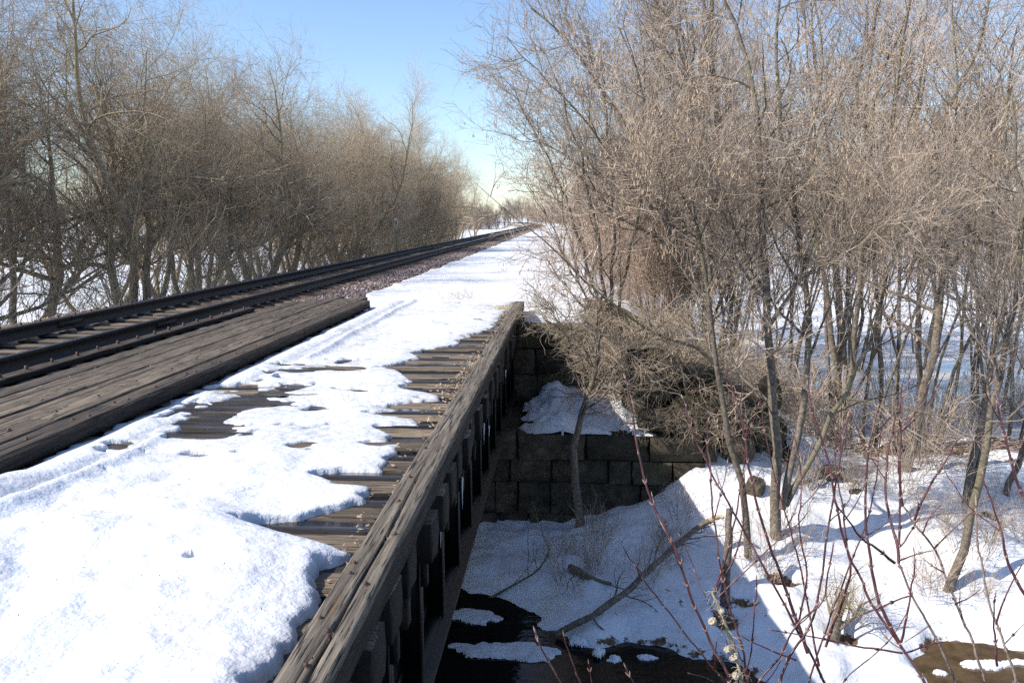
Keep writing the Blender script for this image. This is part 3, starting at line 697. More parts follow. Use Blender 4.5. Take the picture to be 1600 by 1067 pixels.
# ------------------------------------------------------------------ far abutment
ab = tag(empty('stone_abutment', (0, 12, -2.9)), 'dark mossy sandstone block abutment under the far end of the bridge', 'abutment')
core = box_mesh('masonry_core', [(-10, 1.9, 12.06, 14.5, -3.4, -1.60), (-10, .85, 14.36, 14.9, -1.62, -.3)]); link('masonry_core', core, M['stone'], ab).location = (0, -12, 2.9)
blk = {}
def block(x0, x1, y0, y1, z0, z1, parent, seed, origin):
    key = (round(x1 - x0, 1), round(y1 - y0, 1), round(z1 - z0, 1), seed % 3)
    sx, sy, sz_ = x1 - x0, y1 - y0, z1 - z0
    if key not in blk:
        blk[key] = rough_box('stone_block', 1, 1, 1, (4, 2, 4), .028, .035, seed); blk[key].materials.append(M['stone'])
    o = bpy.data.objects.new('stone_block', blk[key]); COL.objects.link(o); o.parent = parent
    o.location = ((x0 + x1) / 2 - origin[0], (y0 + y1) / 2 - origin[1], z1 - origin[2]); o.scale = (sx, sy, sz_); return o
r_ = random.Random(4); OA = (0, 12, -2.9)
zc = -1.51; 
for ci, hc in enumerate((.38, .36, .48, .40)):
    x = -6.2 - r_.uniform(0, .5)
    while x < 2.1:
        wd = r_.choice((.35, .5, .65, .8, 1.0)) * r_.uniform(.9, 1.1); x2 = min(x + wd, 2.25 - .12 * ci + .5 * (ci > 1))
        if x2 - x > .2: block(x + .003, x2 - .003, 11.95 + r_.uniform(-.04, .04), 12.4, zc - hc + .003, zc - .002, ab, r_.randrange(999), OA)
        x = x2
        if x2 >= 2.2 - .12 * ci: break
    zc -= hc
zc = -.16
for ci, hc in enumerate((.42, .46, .48)):
    x = -6.2 - r_.uniform(0, .5)
    while x < .75:
        wd = r_.uniform(.5, .95); x2 = min(x + wd, .95)
        block(x + .008, x2 - .008, 14.26 + r_.uniform(-.02, .02), 14.7, zc - hc + .003, zc - .002, ab, r_.randrange(999), OA); x = x2
        if x2 > .9: break
    zc -= hc
# wing wall stepping down to the right
wg = tag(empty('wing_wall', (2, 13, -2)), 'mossy boulder wing wall sloping down right of the abutment, under dry scrub', 'wall'); OW = (2, 13, -2)
x = .95
for ci, (xx0, xx1, zt) in enumerate([(.9, 1.45, -.30), (1.45, 2.0, -.52), (2.0, 2.55, -.80), (2.55, 3.1, -1.18), (3.1, 3.6, -1.6)]):
    z = zt; k = 0
    while z > -2.6:
        hh = r_.uniform(.3, .48); o = block(xx0 + r_.uniform(-.06, .04), xx1 + r_.uniform(-.05, .05), 12.75 - .12 * k + .12 * ci + r_.uniform(-.08, .05), 13.9, z - hh, z - .015, wg, r_.randrange(999), OW)
        o.rotation_euler = (r_.uniform(-.05, .05), r_.uniform(-.05, .05), r_.uniform(-.08, .12)); z -= hh; k += 1
def boulder(name, loc, s, seed, lab):
    import bmesh
    bm = bmesh.new(); bmesh.ops.create_icosphere(bm, subdivisions=3, radius=1); r = np.random.default_rng(seed)
    o1 = r.random(3) * 50
    for v in bm.verts:
        c = v.co; k = 1 + .5 * float(fbm(c.x * 1.3 + o1[0] + c.z, c.y * 1.3 + o1[1] + c.z * .7, 4)); m_ = max(abs(c.x), abs(c.y), abs(c.z))
        v.co = c * k * (1 / m_) ** .55
    me = bpy.data.meshes.new(name); bm.to_mesh(me); bm.free(); o = link(name, me, M['stone']); o.location = loc; o.scale = s; o.rotation_euler = (r.normal() * .2, r.normal() * .2, r.random() * 3)
    return tag(o, lab, 'rock')
p = PZ(1192, 610, -.9); boulder('rock', (3.15, 12.7, -1.0), (.17, .17, .28), 3, 'tall lichen covered rock standing at the top of the wing wall')
for i, (px, py, yy, sz3) in enumerate([(1150, 700, 12.2, (.24, .22, .2)), (1085, 640, 12.2, (.34, .25, .2)), (1025, 655, 12.1, (.28, .2, .17)), (1140, 630, 12.5, (.3, .22, .24)), (1185, 665, 12.6, (.22, .2, .22)), (1095, 590, 12.6, (.36, .25, .22)), (1030, 610, 12.6, (.3, .22, .2))]):
    p = PY(px, py, yy); boulder('rock', tuple(p), sz3, 30 + i, 'dark mossy rock in the tumbled heap at the right end of the abutment')['group'] = 'rocks at the right end of the abutment'
p = PZ(1178, 765, -2.1); boulder('rock', (p[0], p[1], -2.1), (.17, .14, .16), 4, 'olive rock poking from the snow below the wing wall')
p = PZ(1300, 735, -2.2); boulder('rock', (p[0], p[1], -2.2), (.42, .14, .09), 6, 'long flat mossy rock in the snow right of the wing wall')
p = PZ(1335, 785, -2.4); boulder('rock', (p[0], p[1], -2.42), (.28, .12, .08), 8, 'low brown rock half buried in snow below the flat mossy one')

# ------------------------------------------------------------------ snow lying on things
def blur(a, s):
    n = int(s * 3); k = np.exp(-.5 * (np.arange(-n, n + 1) / s) ** 2); k /= k.sum()
    a = np.apply_along_axis(lambda m_: np.convolve(np.pad(m_, n, 'edge'), k, 'valid'), 0, a)
    return np.apply_along_axis(lambda m_: np.convolve(np.pad(m_, n, 'edge'), k, 'valid'), 1, a)
def inpoly(px, py, poly):
    ins = np.zeros(px.shape, bool); n = len(poly); j = n - 1
    for i in range(n):
        xi, yi = poly[i][:2]; xj, yj = poly[j][:2]
        c_ = ((yi > py) != (yj > py)) & (px < (xj - xi) * (py - yi) / (yj - yi + 1e-12) + xi); ins ^= c_; j = i
    return ins
edge = [(395, 1120), (395, 1066), (400, 1053), (425, 1033), (442, 1013), (450, 993), (467, 983), (477, 958), (492, 923), (500, 903), (485, 883), (487, 873), (502, 868), (537, 860), (535, 848), (502, 843), (450, 833), (395, 825), (352, 818), (375, 813), (425, 803), (475, 798), (500, 785), (555, 778), (577, 758), (570, 750), (515, 748), (505, 738), (480, 730), (530, 725), (605, 725), (600, 708), (632, 693), (620, 678), (600, 665), (580, 655), (650, 655), (660, 645), (630, 635), (635, 628), (685, 613), (675, 608), (620, 598), (645, 588), (590, 578), (638, 586), (626, 576), (596, 567), (655, 554), (640, 547), (665, 541), (706, 535), (731, 524), (755, 513), (772, 506), (777, 494), (804, 467)]
poly = [PZ(px, py, .05)[:2] for px, py in edge] + [np.array([-.9, 16.6]), np.array([-4.4, 16.6]), np.array([-3.9, 15.2]), np.array([-3.6, 15.0]), np.array([-3.6, -.5]), np.array([-1.2, -.5])]
holes_px = [[(247, 688), (280, 658), (320, 633), (355, 618), (412, 615), (427, 625), (378, 641), (353, 656), (372, 678), (330, 686), (275, 683)],
            [(150, 707), (175, 690), (198, 687), (190, 698), (160, 709)], [(233, 658), (262, 652), (322, 620), (300, 626), (262, 645)],
            [(410, 611), (455, 599), (490, 599), (480, 604), (430, 614)], [(414, 577), (445, 574), (492, 575), (480, 581), (420, 582)],
            [(448, 698), (465, 690), (497, 687), (485, 696), (460, 702)], [(362, 706), (382, 702), (384, 708), (368, 710)],
            [(522, 565), (550, 559), (556, 563), (535, 568)], [(468, 638), (490, 632), (512, 634), (505, 641), (480, 642)],
            [(398, 594), (442, 586), (446, 589), (420, 594)], [(440, 627), (462, 623), (464, 628), (450, 631)], [(150, 743), (172, 742), (165, 747)], [(215, 706), (228, 702), (232, 707), (222, 710)]]
GX = np.arange(-3.66, -.74, .02); GY = np.arange(1.2, 16.7, .02); SX, SY = np.meshgrid(GX, GY)
JX = SX + fbm(SX * 2.5, SY * 17, 4) * .22 + fbm(SX * 16, SY * 16, 4) * .10; JY = SY + fbm(SX * 9 + 50, SY * 9, 4) * .05
mask = inpoly(JX, JY, poly).astype(float)
for h_ in holes_px:
    mask[inpoly(JX, JY, [PZ(px, py, .02)[:2] for px, py in h_])] = 0
mel = fbm(SX * 1.5 + 3, SY * 4.2, 5) + fbm(SX * 5, SY * 16, 3) * .5
wgt = np.exp(-((SX + 2.75) / .55) ** 2) * sst(4.8, 5.8, SY) * (1 - sst(9.0, 11.5, SY)) * .20 + sst(-1.9, -1.1, SX) * sst(5, 6.5, SY) * (1 - sst(12, 15, SY)) * .30 + .10 * sst(5, 6, SY)
mask[(mel + wgt > .36)] = 0
s_ = blur(mask, 1.1); s2 = blur(mask, 7); s3 = blur(mask, 20)
v_ = (s_ - .5) / .5; v2 = np.clip((s2 - .35) / .65, 0, 1)
v3 = np.clip((s3 - .55) / .42, 0, 1); T_ = (.026 + .085 * (1 - sst(3.6, 6.2, SY)))
lump = fbm(SX * 1.5, SY * 1.3, 3) * .26 + fbm(SX * 5, SY * 5, 4) * .05
ridge = .05 * np.exp(-((SX + 3.06 + .03 * np.sin(SY * 2.3)) / .07) ** 2) - .045 * np.exp(-((SX + 3.2) / .06) ** 2) + .03 * np.exp(-((SX + 3.42) / .1) ** 2)
hgt = T_ * (.22 * np.sqrt(np.clip(v_, 0, 1)) + .78 * v2 ** .8) + (lump * (.3 + .9 * (1 - sst(3.5, 7, SY))) * np.maximum(v3, .9 * (1 - sst(4, 6, SY))) + ridge) * v2
hgt = np.maximum(hgt, .012 * np.clip(v_, 0, 1)); hgt = np.where(v_ > 0, hgt, v_ * .09)
hgt = np.where(SX > CX0 - .03, np.minimum(hgt, .05), hgt)
hq = (hgt + .002).copy()
keep = (v_[:-1, :-1] > -.75) | (v_[1:, 1:] > -.75)
hm = np.zeros(SX.shape)
for h_ in holes_px: hm[inpoly(SX, SY, [PZ(px, py, .02)[:2] for px, py in h_])] = 1
hb = blur(hm, 3)
me, _ = grid_mesh('puddle', SX, SY, -.001 + fbm(SX * 1.2, SY * 16, 4) * .03, hb[:-1, :-1] > .06)
tag(link('puddle', me, M['melt']), 'dark meltwater puddles standing on the boards in gaps of the snow', 'puddle', kind='stuff')
me, uu = grid_mesh('snow_cover', SX, SY, hgt + .002, keep)
th = (1 - sst(.006, .035, hgt)).ravel()[uu]; a = me.attributes.new('thin', 'FLOAT', 'POINT'); a.data.foreach_set('value', th.astype(np.float32))
tag(link('snow_cover', me, M['snow']), 'melting white snow lying on the bridge deck with ragged edges', 'snow', kind='stuff')
# snow on the abutment shelf
ax_ = np.arange(-1.1, 2.0, .03); ay_ = np.arange(11.98, 14.25, .03); AX, AY = np.meshgrid(ax_, ay_)
m_ = sst(-.72, -.35, AX + fbm(AX * 3, AY * 3, 3) * .4) * (1 - sst(1.0, 1.5, AX + fbm(AX * 3 + 9, AY * 3, 3) * .3)) * sst(11.96, 12.12, AY)
hz = m_ * (.16 + .26 * np.exp(-((AX + .15) / .3) ** 2) * sst(12.1, 13.2, AY) + .12 * np.exp(-((AX - .6) / .4) ** 2) * sst(12.1, 13.2, AY) + fbm(AX * 2.2, AY * 2.2, 4) * .5 + fbm(AX * 7, AY * 7, 3) * .10)
kp = hz[:-1, :-1] > .012
me, _ = grid_mesh('shelf_snow', AX, AY, -1.53 + hz, kp)
tag(link('snow_pile', me, M['snow']), 'shaded snow pile on the stone shelf of the far abutment', 'snow pile', kind='stuff')
# floating ice plates
def plate(cx, cy, a, b_, seed, z=-2.985, lab=''):
    r = np.random.default_rng(seed); gx = np.linspace(-1.4, 1.4, 90); X, Y = np.meshgrid(gx, gx)
    d = np.hypot(X, Y) + fbm(X * 1.8 + seed, Y * 1.8, 3) * 1.2
    h = np.where(d < 1, .035 * np.clip(1 - d, 0, 1) ** .5 * (1 + fbm(X * 3, Y * 3, 3)), (1 - d) * .6)
    me, _ = grid_mesh('ice_patch', X * a, Y * b_, h, (d[:-1, :-1] < 1.05))
    o = link('ice_patch', me, M['snow']); o.location = (cx, cy, z); return tag(o, lab, 'ice')
p = PZ(740, 965, -3); plate(p[0], p[1], .26, .17, 2, lab='small snowy ice plate in the dark water beside the girder')
p = PZ(790, 1018, -3); plate(p[0], p[1], .55, .17, 5, lab='long thin ice plate in the dark creek at the bottom edge')
p = PZ(905, 1003, -3); plate(p[0], p[1], .10, .12, 8, z=-2.97, lab='rounded lump of ice under the fallen branch')
p = PZ(935, 1025, -3); plate(p[0], p[1], .06, .08, 9, z=-2.95, lab='ice blob hanging from the fallen branch twigs')
p = PZ(1545, 1040, -3); plate(p[0], p[1], .2, .08, 13, lab='crumbled ice shelf in the brown water lower right')
for i, (px, py) in enumerate([(1470, 1052), (1520, 1040), (1590, 1035), (960, 1030), (1010, 1028)]):
    p = PZ(px, py, -3); plate(p[0], p[1], .07 + .03 * (i % 3), .05 + .02 * (i % 2), 40 + i, z=-2.995, lab='small chip of ice floating near the bank')['group'] = 'ice chips near the bank'

# ------------------------------------------------------------------ trees left of the track
r = np.random.default_rng(21)
left_var = []
cfgL = dict(n1=16, L1=4.2, n2=10, L2=1.9, n3=7, L3=.85, n4=2, L4=.4, t1=.30, up1=.07, up2=.07, w1=.24, ra1=.68, rm1=.08, a1=(35, 72), fine2=True)
for i, (ns, Ls, sp) in enumerate([(4, 10.5, 36), (4, 10.0, 42), (3, 11.0, 28), (4, 9.5, 46)]):
    P0, R0 = stems(r, ns, Ls, .17, sp, 15, .07, .15, .3)
    left_var.append(tree_meshes('left_tree', r, P0, R0, cfgL))
for t_, c_ in left_var: t_.materials.append(M['bark_l']); c_.materials.append(M['twig_l']); c_.materials.append(M['seed'])
def put_tree(var, x, y, s, rz, label, group, name='bare_tree', cat='tree', sz=None, z=None):
    t_, c_ = var; rt = empty(name, (x, y, (gz(x, y) if z is None else z)), rz); rt.scale = (s, s, sz or s)
    tag(rt, label, cat, group)
    for nm, me in (('trunk', t_), ('crown', c_)):
        o = bpy.data.objects.new(nm, me); COL.objects.link(o); o.parent = rt
    return rt
rr = random.Random(12); k = 0
y = 15.0
while y < 75:
    x = -11.8 + rr.uniform(-1.2, .6) - (2.2 if y < 24 else 0)
    put_tree(left_var[k % 4], x, y, rr.uniform(.84, .98) * (1.12 if y < 26 else 1.0 if y < 40 else .96), rr.uniform(0, 6.3), 'bare olive grey tree in the front of the row left of the rails', 'front trees left of the track'); k += 1
    y += rr.uniform(1.7, 2.6)
y = 16
while y < 80:
    put_tree(left_var[(k * 3) % 4], -16.5 + rr.uniform(-1.8, 1.8), y, rr.uniform(.8, 1.05) * (1 if y < 35 else .96), rr.uniform(0, 6.3), 'bare grey tree standing behind the front row left of the rails', 'rear trees left of the track'); k += 1
    y += rr.uniform(4.0, 6.0)
far_var = []
cfgF = dict(n1=12, L1=3.4, n2=7, L2=1.7, n3=5, L3=.9, t1=.12, s0=5)
for i in range(2):
    P0, R0 = stems(r, 4, 9.5, .13, 26, 9, .06, .08, .4); far_var.append(tree_meshes('far_tree', r, P0, R0, cfgF))
for t_, c_ in far_var: t_.materials.append(M['bark_l']); c_.materials.append(M['twig_l']); c_.materials.append(M['seed'])
y = 76
while y < 116:
    put_tree(far_var[k % 2], -13 + rr.uniform(-2.5, 1.2), y, rr.uniform(.8, .98), rr.uniform(0, 6.3), 'distant bare tree at the narrowing end of the row left of the rails', 'distant trees left of the track'); k += 1
    y += rr.uniform(2.6, 4.0)

# brush : arching shrubs
def shrub_mesh(name, r, n, L, spread, n2, L2, n3, L3, droop=0, r0=.008, up=.03):
    P0, R0 = stems(r, n, L, r0, spread, 8, up, .10, .3); R0 = np.clip(R0, .003, r0)
    parts = [tubes(P0, R0, 4) + (0,)]
    P1, R1 = sprout(r, P0, R0, n2, .2, 1, L2, (20, 55), 5, .05, .16, .7, .003, .0022, .3, droop)
    parts.append(tubes(P1, R1, 3) + (0,))
    if n3:
        P2, R2 = sprout(r, P1, R1, n3, .1, 1, L3, (25, 65), 3, .02, .2, .8, .0022, .0015, .2, droop); parts.append(tubes(P2, R2, 3) + (0,))
    V, Q, _ = join(parts); return mesh_np(name, V, Q)
brushL = [shrub_mesh('brush', r, 26, 2.8, 38, 8, .9, 4, .35) for _ in range(2)]
for b_ in brushL: b_.materials.append(M['twig_l'])
def put(name, me, x, y, s, rz, label, cat, group=None, m=None, sz=None, z=None):
    o = bpy.data.objects.new(name, me); COL.objects.link(o); o.location = (x, y, gz(x, y) if z is None else z); o.rotation_euler = (0, 0, rz); o.scale = (s, s, sz or s)
    if m is not None:
        o.material_slots[0].link = 'OBJECT'; o.material_slots[0].material = m
    return tag(o, label, cat, group)
for i in range(26):
    y = 13.5 + 60 * (i / 26) + rr.uniform(-.5, .5)
    put('bush', brushL[i % 2], -10.6 + rr.uniform(-1.2, .8) - (1.2 if y < 20 else 0), y, rr.uniform(.6, 1.15) * (1.25 if y < 22 else .85), rr.uniform(0, 6.3), 'tan leafless bush at the foot of the trees left of the rails', 'bush', 'bushes under the left trees')

# marker post left of the track
mp = PY(620, 390, 46.0); mk = tag(empty('marker_post', (mp[0], 46, gz(mp[0], 46))), 'thin grey post with a small white number plate left of the rails', 'marker post')
hh = PY(620, 341, 46.0)[2] - mk.location.z
link('post', box_mesh('post', [(-.035, .035, -.03, .03, -.3, hh - .05)]), M['post'], mk)
pl = link('plate', box_mesh('plate', [(-.11, .11, -.05, -.035, hh - .42, hh)]), M['sign_white'], mk)
link('mark', box_mesh('mark', [(-.035, .035, -.056, -.0515, hh - .32, hh - .14)]), M['sign_dark'], pl)

# ------------------------------------------------------------------ hero trees at the right (stems traced in place)
def hero(label, paths, seed, cfg, seeds=0, twig='twig_r', barkm='bark_r', name='bare_tree', cat='tree', ground=True):
    """paths: list of (pixel points, base depth, top depth, base radius, top radius, root?)"""
    r = np.random.default_rng(seed); P0 = []; R0 = []; K = 16; root = None
    for (pts, ya, yb, ra, rb, rooted) in paths:
        n = len(pts); W = np.array([PY(px, py, ya + (yb - ya) * i / (n - 1)) for i, (px, py) in enumerate(pts)])
        if rooted:
            g = gz(W[0, 0], W[0, 1]); W = np.concatenate([[[W[0, 0], W[0, 1], min(g, W[0, 2]) - .25]], W]) if W[0, 2] > g - .2 else W
            if root is None: root = np.array([W[0, 0], W[0, 1], g])
        s = np.concatenate([[0], np.cumsum(np.linalg.norm(np.diff(W, axis=0), axis=1))]); t = np.linspace(0, s[-1], K)
        Pp = np.stack([np.interp(t, s, W[:, i]) for i in range(3)], -1)
        Pp[1:-1] = .25 * Pp[:-2] + .5 * Pp[1:-1] + .25 * Pp[2:]
        Pp[1:] += r.normal(size=(K - 1, 3)) * .02
        P0.append(Pp); R0.append(np.linspace(ra * .68, rb * .62, K) * (1 + .35 * np.exp(-np.arange(K) / .8) * rooted))
    if root is None: root = P0[0][0]
    P0 = np.array(P0) - root; R0 = np.array(R0)
    tm_, cm_ = tree_meshes(name, r, P0, R0, cfg, seeds)
    tm_.materials.append(M[barkm]); cm_.materials.append(M[twig]); cm_.materials.append(M['seed'])
    rt = tag(empty(name, tuple(root)), label, cat)
    for nm, me in (('trunk', tm_), ('crown', cm_)):
        o = bpy.data.objects.new(nm, me); COL.objects.link(o); o.parent = rt
    return rt
C1 = dict(n1=15, L1=1.9, n2=7, L2=1.0, n3=6, L3=.5, n4=2, L4=.22, t1=.25, up1=.08, fine2=True, s0=8)
C2 = dict(n1=12, L1=1.5, n2=7, L2=.9, n3=6, L3=.45, t1=.38, up1=.08, s0=8)
hero('grey trunk forking twice, nearest tree on the snow bank right of the wing wall', [
    ([(1213, 895), (1213, 800), (1215, 700), (1208, 600), (1204, 539), (1205, 469), (1197, 435), (1191, 384), (1188, 300), (1188, 239), (1187, 169), (1184, 132), (1169, 93), (1152, 50), (1130, 5), (1100, -90)], 10.4, 10.9, .105, .025, 1),
    ([(1222, 795), (1242, 712), (1247, 656), (1264, 598), (1270, 539), (1261, 469), (1254, 412), (1247, 342), (1239, 292), (1228, 253), (1221, 208), (1211, 157), (1212, 112), (1212, 70), (1218, 28), (1225, -80)], 10.4, 11.4, .075, .022, 0),
    ([(1228, 790), (1267, 720), (1300, 650), (1342, 581), (1365, 519), (1384, 460), (1398, 393), (1412, 370), (1450, 300), (1480, 240)], 10.4, 11.0, .06, .015, 0),
    ([(1205, 469), (1178, 430), (1160, 380), (1145, 355), (1125, 300), (1105, 260)], 10.6, 10.4, .035, .01, 0),
    ([(1205, 480), (1250, 440), (1310, 400), (1350, 380)], 10.6, 10.0, .02, .008, 0)], 31, C1, 700)
hero('slim leaning trunk rising from blue shadow, left of the forked tree', [
    ([(1168, 922), (1166, 797), (1152, 726), (1141, 684), (1124, 642), (1121, 581), (1112, 539), (1111, 469), (1108, 441), (1093, 370), (1075, 311), (1067, 261), (1048, 222), (1017, 183), (990, 120), (970, 40)], 10.0, 10.4, .07, .014, 1),
    ([(1093, 372), (1060, 360), (1040, 345), (1015, 315), (1000, 290)], 10.3, 10.0, .022, .008, 0)], 32, C2, 500)
hero('long dark limb reaching left over the abutment toward the rails', [
    ([(1135, 640), (1121, 560), (1084, 533), (1050, 536), (1022, 525), (1000, 508), (980, 492), (957, 469), (921, 447), (904, 430), (880, 402), (850, 379), (822, 360), (782, 323), (762, 304), (743, 284)], 12.3, 11.5, .055, .004, 1),
    ([(880, 402), (884, 360), (878, 310), (872, 280)], 11.6, 11.5, .012, .004, 0)], 33, dict(n1=9, L1=.95, n2=5, L2=.5, n3=3, L3=.25, t1=.35, up1=.02, s0=7), 0)
hero('crooked dark trunk in front of the abutment wall with scrubby dry head', [
    ([(908, 838), (900, 757), (897, 700), (902, 658), (919, 625), (930, 577), (937, 530), (930, 495), (945, 455)], 11.6, 12.0, .105, .03, 1),
    ([(925, 600), (905, 560), (880, 520), (860, 480)], 11.8, 11.9, .03, .008, 0),
    ([(922, 620), (960, 570), (1000, 540), (1040, 500)], 11.8, 11.9, .03, .008, 0)], 34, dict(n1=12, L1=.9, n2=6, L2=.5, n3=5, L3=.3, t1=.5, up1=-.02, s0=8, droop=.05), 0, 'dry')
hero('leaning trunk rooted in snow at lower right, dark wet patch on its foot', [
    ([(1472, 965), (1491, 908), (1508, 860), (1519, 823), (1527, 767), (1533, 700), (1553, 630), (1564, 560), (1580, 500), (1595, 440), (1600, 350), (1590, 250), (1580, 150)], 9.6, 10.6, .085, .02, 1)], 35, C2, 100)
hero('upright mossy trunk second from the right edge, behind the leaning one', [
    ([(1508, 826), (1511, 771), (1525, 700), (1542, 616), (1553, 560), (1560, 480), (1545, 400), (1555, 320), (1565, 240), (1575, 150), (1590, 60)], 11.8, 12.4, .085, .02, 1),
    ([(1518, 780), (1545, 640), (1540, 500), (1520, 420), (1500, 300)], 11.9, 12.2, .05, .012, 0)], 36, C2, 0)
hero('thick trunk bending up to the right, rooted at the brown debris line', [
    ([(1408, 752), (1424, 686), (1441, 639), (1457, 574), (1460, 511), (1469, 457), (1480, 421), (1474, 356), (1462, 300), (1457, 225), (1471, 191), (1486, 152), (1514, 115), (1530, 76), (1542, 34), (1550, -40)], 13.3, 13.6, .12, .03, 1),
    ([(1480, 421), (1500, 390), (1520, 340), (1535, 300), (1550, 220), (1560, 130), (1590, 40)], 13.4, 13.6, .06, .015, 0),
    ([(1470, 455), (1500, 470), (1530, 500), (1560, 470), (1590, 420)], 13.4, 13.0, .04, .012, 0)], 37, C1, 0)
hero('trunk leaning to the right edge of the picture, above the debris', [
    ([(1547, 826), (1570, 779), (1595, 717), (1615, 650), (1630, 560), (1620, 450)], 12.2, 12.4, .08, .03, 1)], 38, C2, 0)
hero('straight thin stem standing before the grey pond ice', [
    ([(1402, 700), (1401, 630), (1404, 560), (1405, 469), (1410, 400), (1412, 300), (1430, 200), (1440, 130), (1445, 40), (1450, -40)], 14.8, 15, .065, .015, 1),
    ([(1404, 560), (1380, 480), (1362, 400), (1350, 300), (1345, 200)], 14.8, 15, .04, .012, 0)], 39, C2, 0)
hero('big dark trunk deep in the thicket with limbs spreading up and left', [
    ([(1100, 640), (1105, 520), (1110, 400), (1118, 281), (1120, 190), (1115, 120), (1112, 40), (1112, -60)], 15.2, 15.4, .15, .05, 1),
    ([(1118, 270), (1095, 215), (1072, 120), (1062, 56), (1020, 0), (1000, -40)], 15.3, 15.0, .08, .025, 0),
    ([(1112, 380), (1060, 300), (1000, 230), (950, 150), (880, 60), (830, 10)], 15.3, 15.0, .07, .015, 0),
    ([(1110, 400), (1050, 330), (980, 280), (920, 200), (850, 120), (790, 60)], 15.3, 14.5, .05, .01, 0),
    ([(1108, 430), (1040, 380), (960, 340), (900, 250), (840, 220), (800, 200)], 15.3, 14.5, .045, .008, 0)], 40, dict(n1=16, L1=2.0, n2=8, L2=1.1, n3=6, L3=.5, n4=2, L4=.25, t1=.2, up1=.08, fine2=True, s0=8), 500)
hero('tall stem with an S-bend near its top, centre right of the thicket', [
    ([(1320, 690), (1310, 600), (1290, 450), (1264, 330), (1261, 253), (1264, 208), (1281, 155), (1290, 112), (1288, 42), (1275, 5), (1260, -60)], 14.2, 14.4, .09, .02, 1),
    ([(1320, 650), (1340, 500), (1345, 380), (1352, 240), (1360, 160), (1390, 80), (1420, 30), (1430, -30)], 14.2, 14.4, .08, .02, 0)], 41, C2, 250)
hero('slender double stem between the forked tree and the pond', [
    ([(1300, 700), (1305, 600), (1320, 520), (1330, 420), (1318, 330), (1335, 200), (1350, 60), (1360, -30)], 16, 16.4, .07, .02, 1),
    ([(1372, 690), (1379, 588), (1370, 500), (1385, 400), (1375, 280), (1400, 150), (1420, 40)], 16, 16.2, .06, .018, 0)], 42, C2, 0)

C3 = dict(n1=11, L1=1.1, n2=7, L2=.7, n3=5, L3=.38, t1=.12, up1=.08, s0=6)
hero('pale shrub fanning up and left from the end of the abutment over the snowy path', [
    ([(945, 500), (925, 440), (905, 370), (880, 300), (850, 230), (815, 170), (790, 120)], 15.0, 14.6, .05, .008, 1),
    ([(950, 500), (940, 420), (930, 330), (905, 240), (880, 150), (840, 60)], 15.0, 15.0, .05, .008, 1),
    ([(940, 500), (905, 450), (880, 400), (862, 350), (840, 310), (815, 280)], 15.0, 14.7, .04, .006, 1),
    ([(955, 500), (960, 400), (960, 300), (950, 200), (930, 100), (900, 10)], 15.1, 15.4, .05, .01, 1),
    ([(962, 500), (985, 400), (1000, 300), (1010, 190), (1005, 80), (990, -10)], 15.1, 15.4, .05, .01, 1),
    ([(935, 500), (900, 470), (870, 430), (850, 400)], 14.9, 14.5, .03, .005, 1)], 51, C3, 200, name='tall_shrub', cat='shrub')
hero('second pale shrub further back along the path, leaning over the snow', [
    ([(905, 430), (890, 380), (875, 320), (860, 260), (835, 210)], 22, 21.5, .06, .01, 1), ([(915, 430), (910, 350), (900, 270), (880, 180), (850, 110)], 22, 22, .06, .01, 1),
    ([(925, 430), (935, 340), (930, 240), (920, 140), (905, 60)], 22, 22.5, .06, .01, 1), ([(900, 430), (880, 400), (862, 365), (845, 335)], 22, 21.5, .04, .008, 1)], 52, dict(n1=12, L1=1.6, n2=7, L2=.9, n3=5, L3=.45, t1=.1, up1=.1, s0=6), 0, name='tall_shrub', cat='shrub')
# thicket behind the hero trees
right_var = []
cfgR = dict(n1=10, L1=2.1, n2=7, L2=1.1, n3=5, L3=.55, n4=2, L4=.25, t1=.15, up1=.16, fine2=True, s0=6)
for i in range(4):
    P0, R0 = stems(r, 5, 7.6, .042, [16, 20, 24, 28][i], 12, .08, .07, .5)
    right_var.append(tree_meshes('thicket_tree', r, P0, R0, cfgR, 500 if i < 2 else 0))
for t_, c_ in right_var: t_.materials.append(M['bark_r']); c_.materials.append(M['twig_r']); c_.materials.append(M['seed'])
pole_var = []
cfgP = dict(n1=13, L1=1.9, n2=7, L2=1.0, n3=6, L3=.5, t1=.36, up1=.16, s0=6)
for i in range(3):
    P0, R0 = stems(r, 5, 8.2, .042, [14, 18, 22][i], 12, .09, .085, .6)
    pole_var.append(tree_meshes('pole_tree', r, P0, R0, cfgP))
for t_, c_ in pole_var: t_.materials.append(M['bark_r']); c_.materials.append(M['twig_r']); c_.materials.append(M['seed'])
spots = []
for i in range(27):
    for _ in range(30):
        yy = rr.uniform(14.5, 30); xx = rr.uniform(1.8, yy * .62)
        if 4.5 < xx < 17 and 16.5 < yy < 24 and rr.random() < .75: continue
        if all((xx - a_) ** 2 + (yy - b_) ** 2 > 1.9 for a_, b_ in spots): spots.append((xx, yy)); break
for i, (xx, yy) in enumerate(spots):
    put_tree(right_var[i % 4] if xx / yy < .24 else pole_var[i % 3], xx, yy, rr.uniform(.8, 1.15), rr.uniform(0, 6.3), 'bare many-stemmed tree inside the thicket right of the embankment', 'thicket trees right of the track')
y = 17.5
k = 0
while y < 120:
    put_tree(right_var[k % 4] if y < 60 else far_var[k % 2], 1.9 + rr.uniform(-.5, 1.8) + (y - 17) * .01, y, rr.uniform(.85, 1.15) * (1 if y < 24 else .82), rr.uniform(0, 6.3), 'bare tree lining the snowy path on its right side', 'trees lining the path right of the track'); k += 1
    y += rr.uniform(2.1, 3.2) * (1 if y < 60 else 1.4)
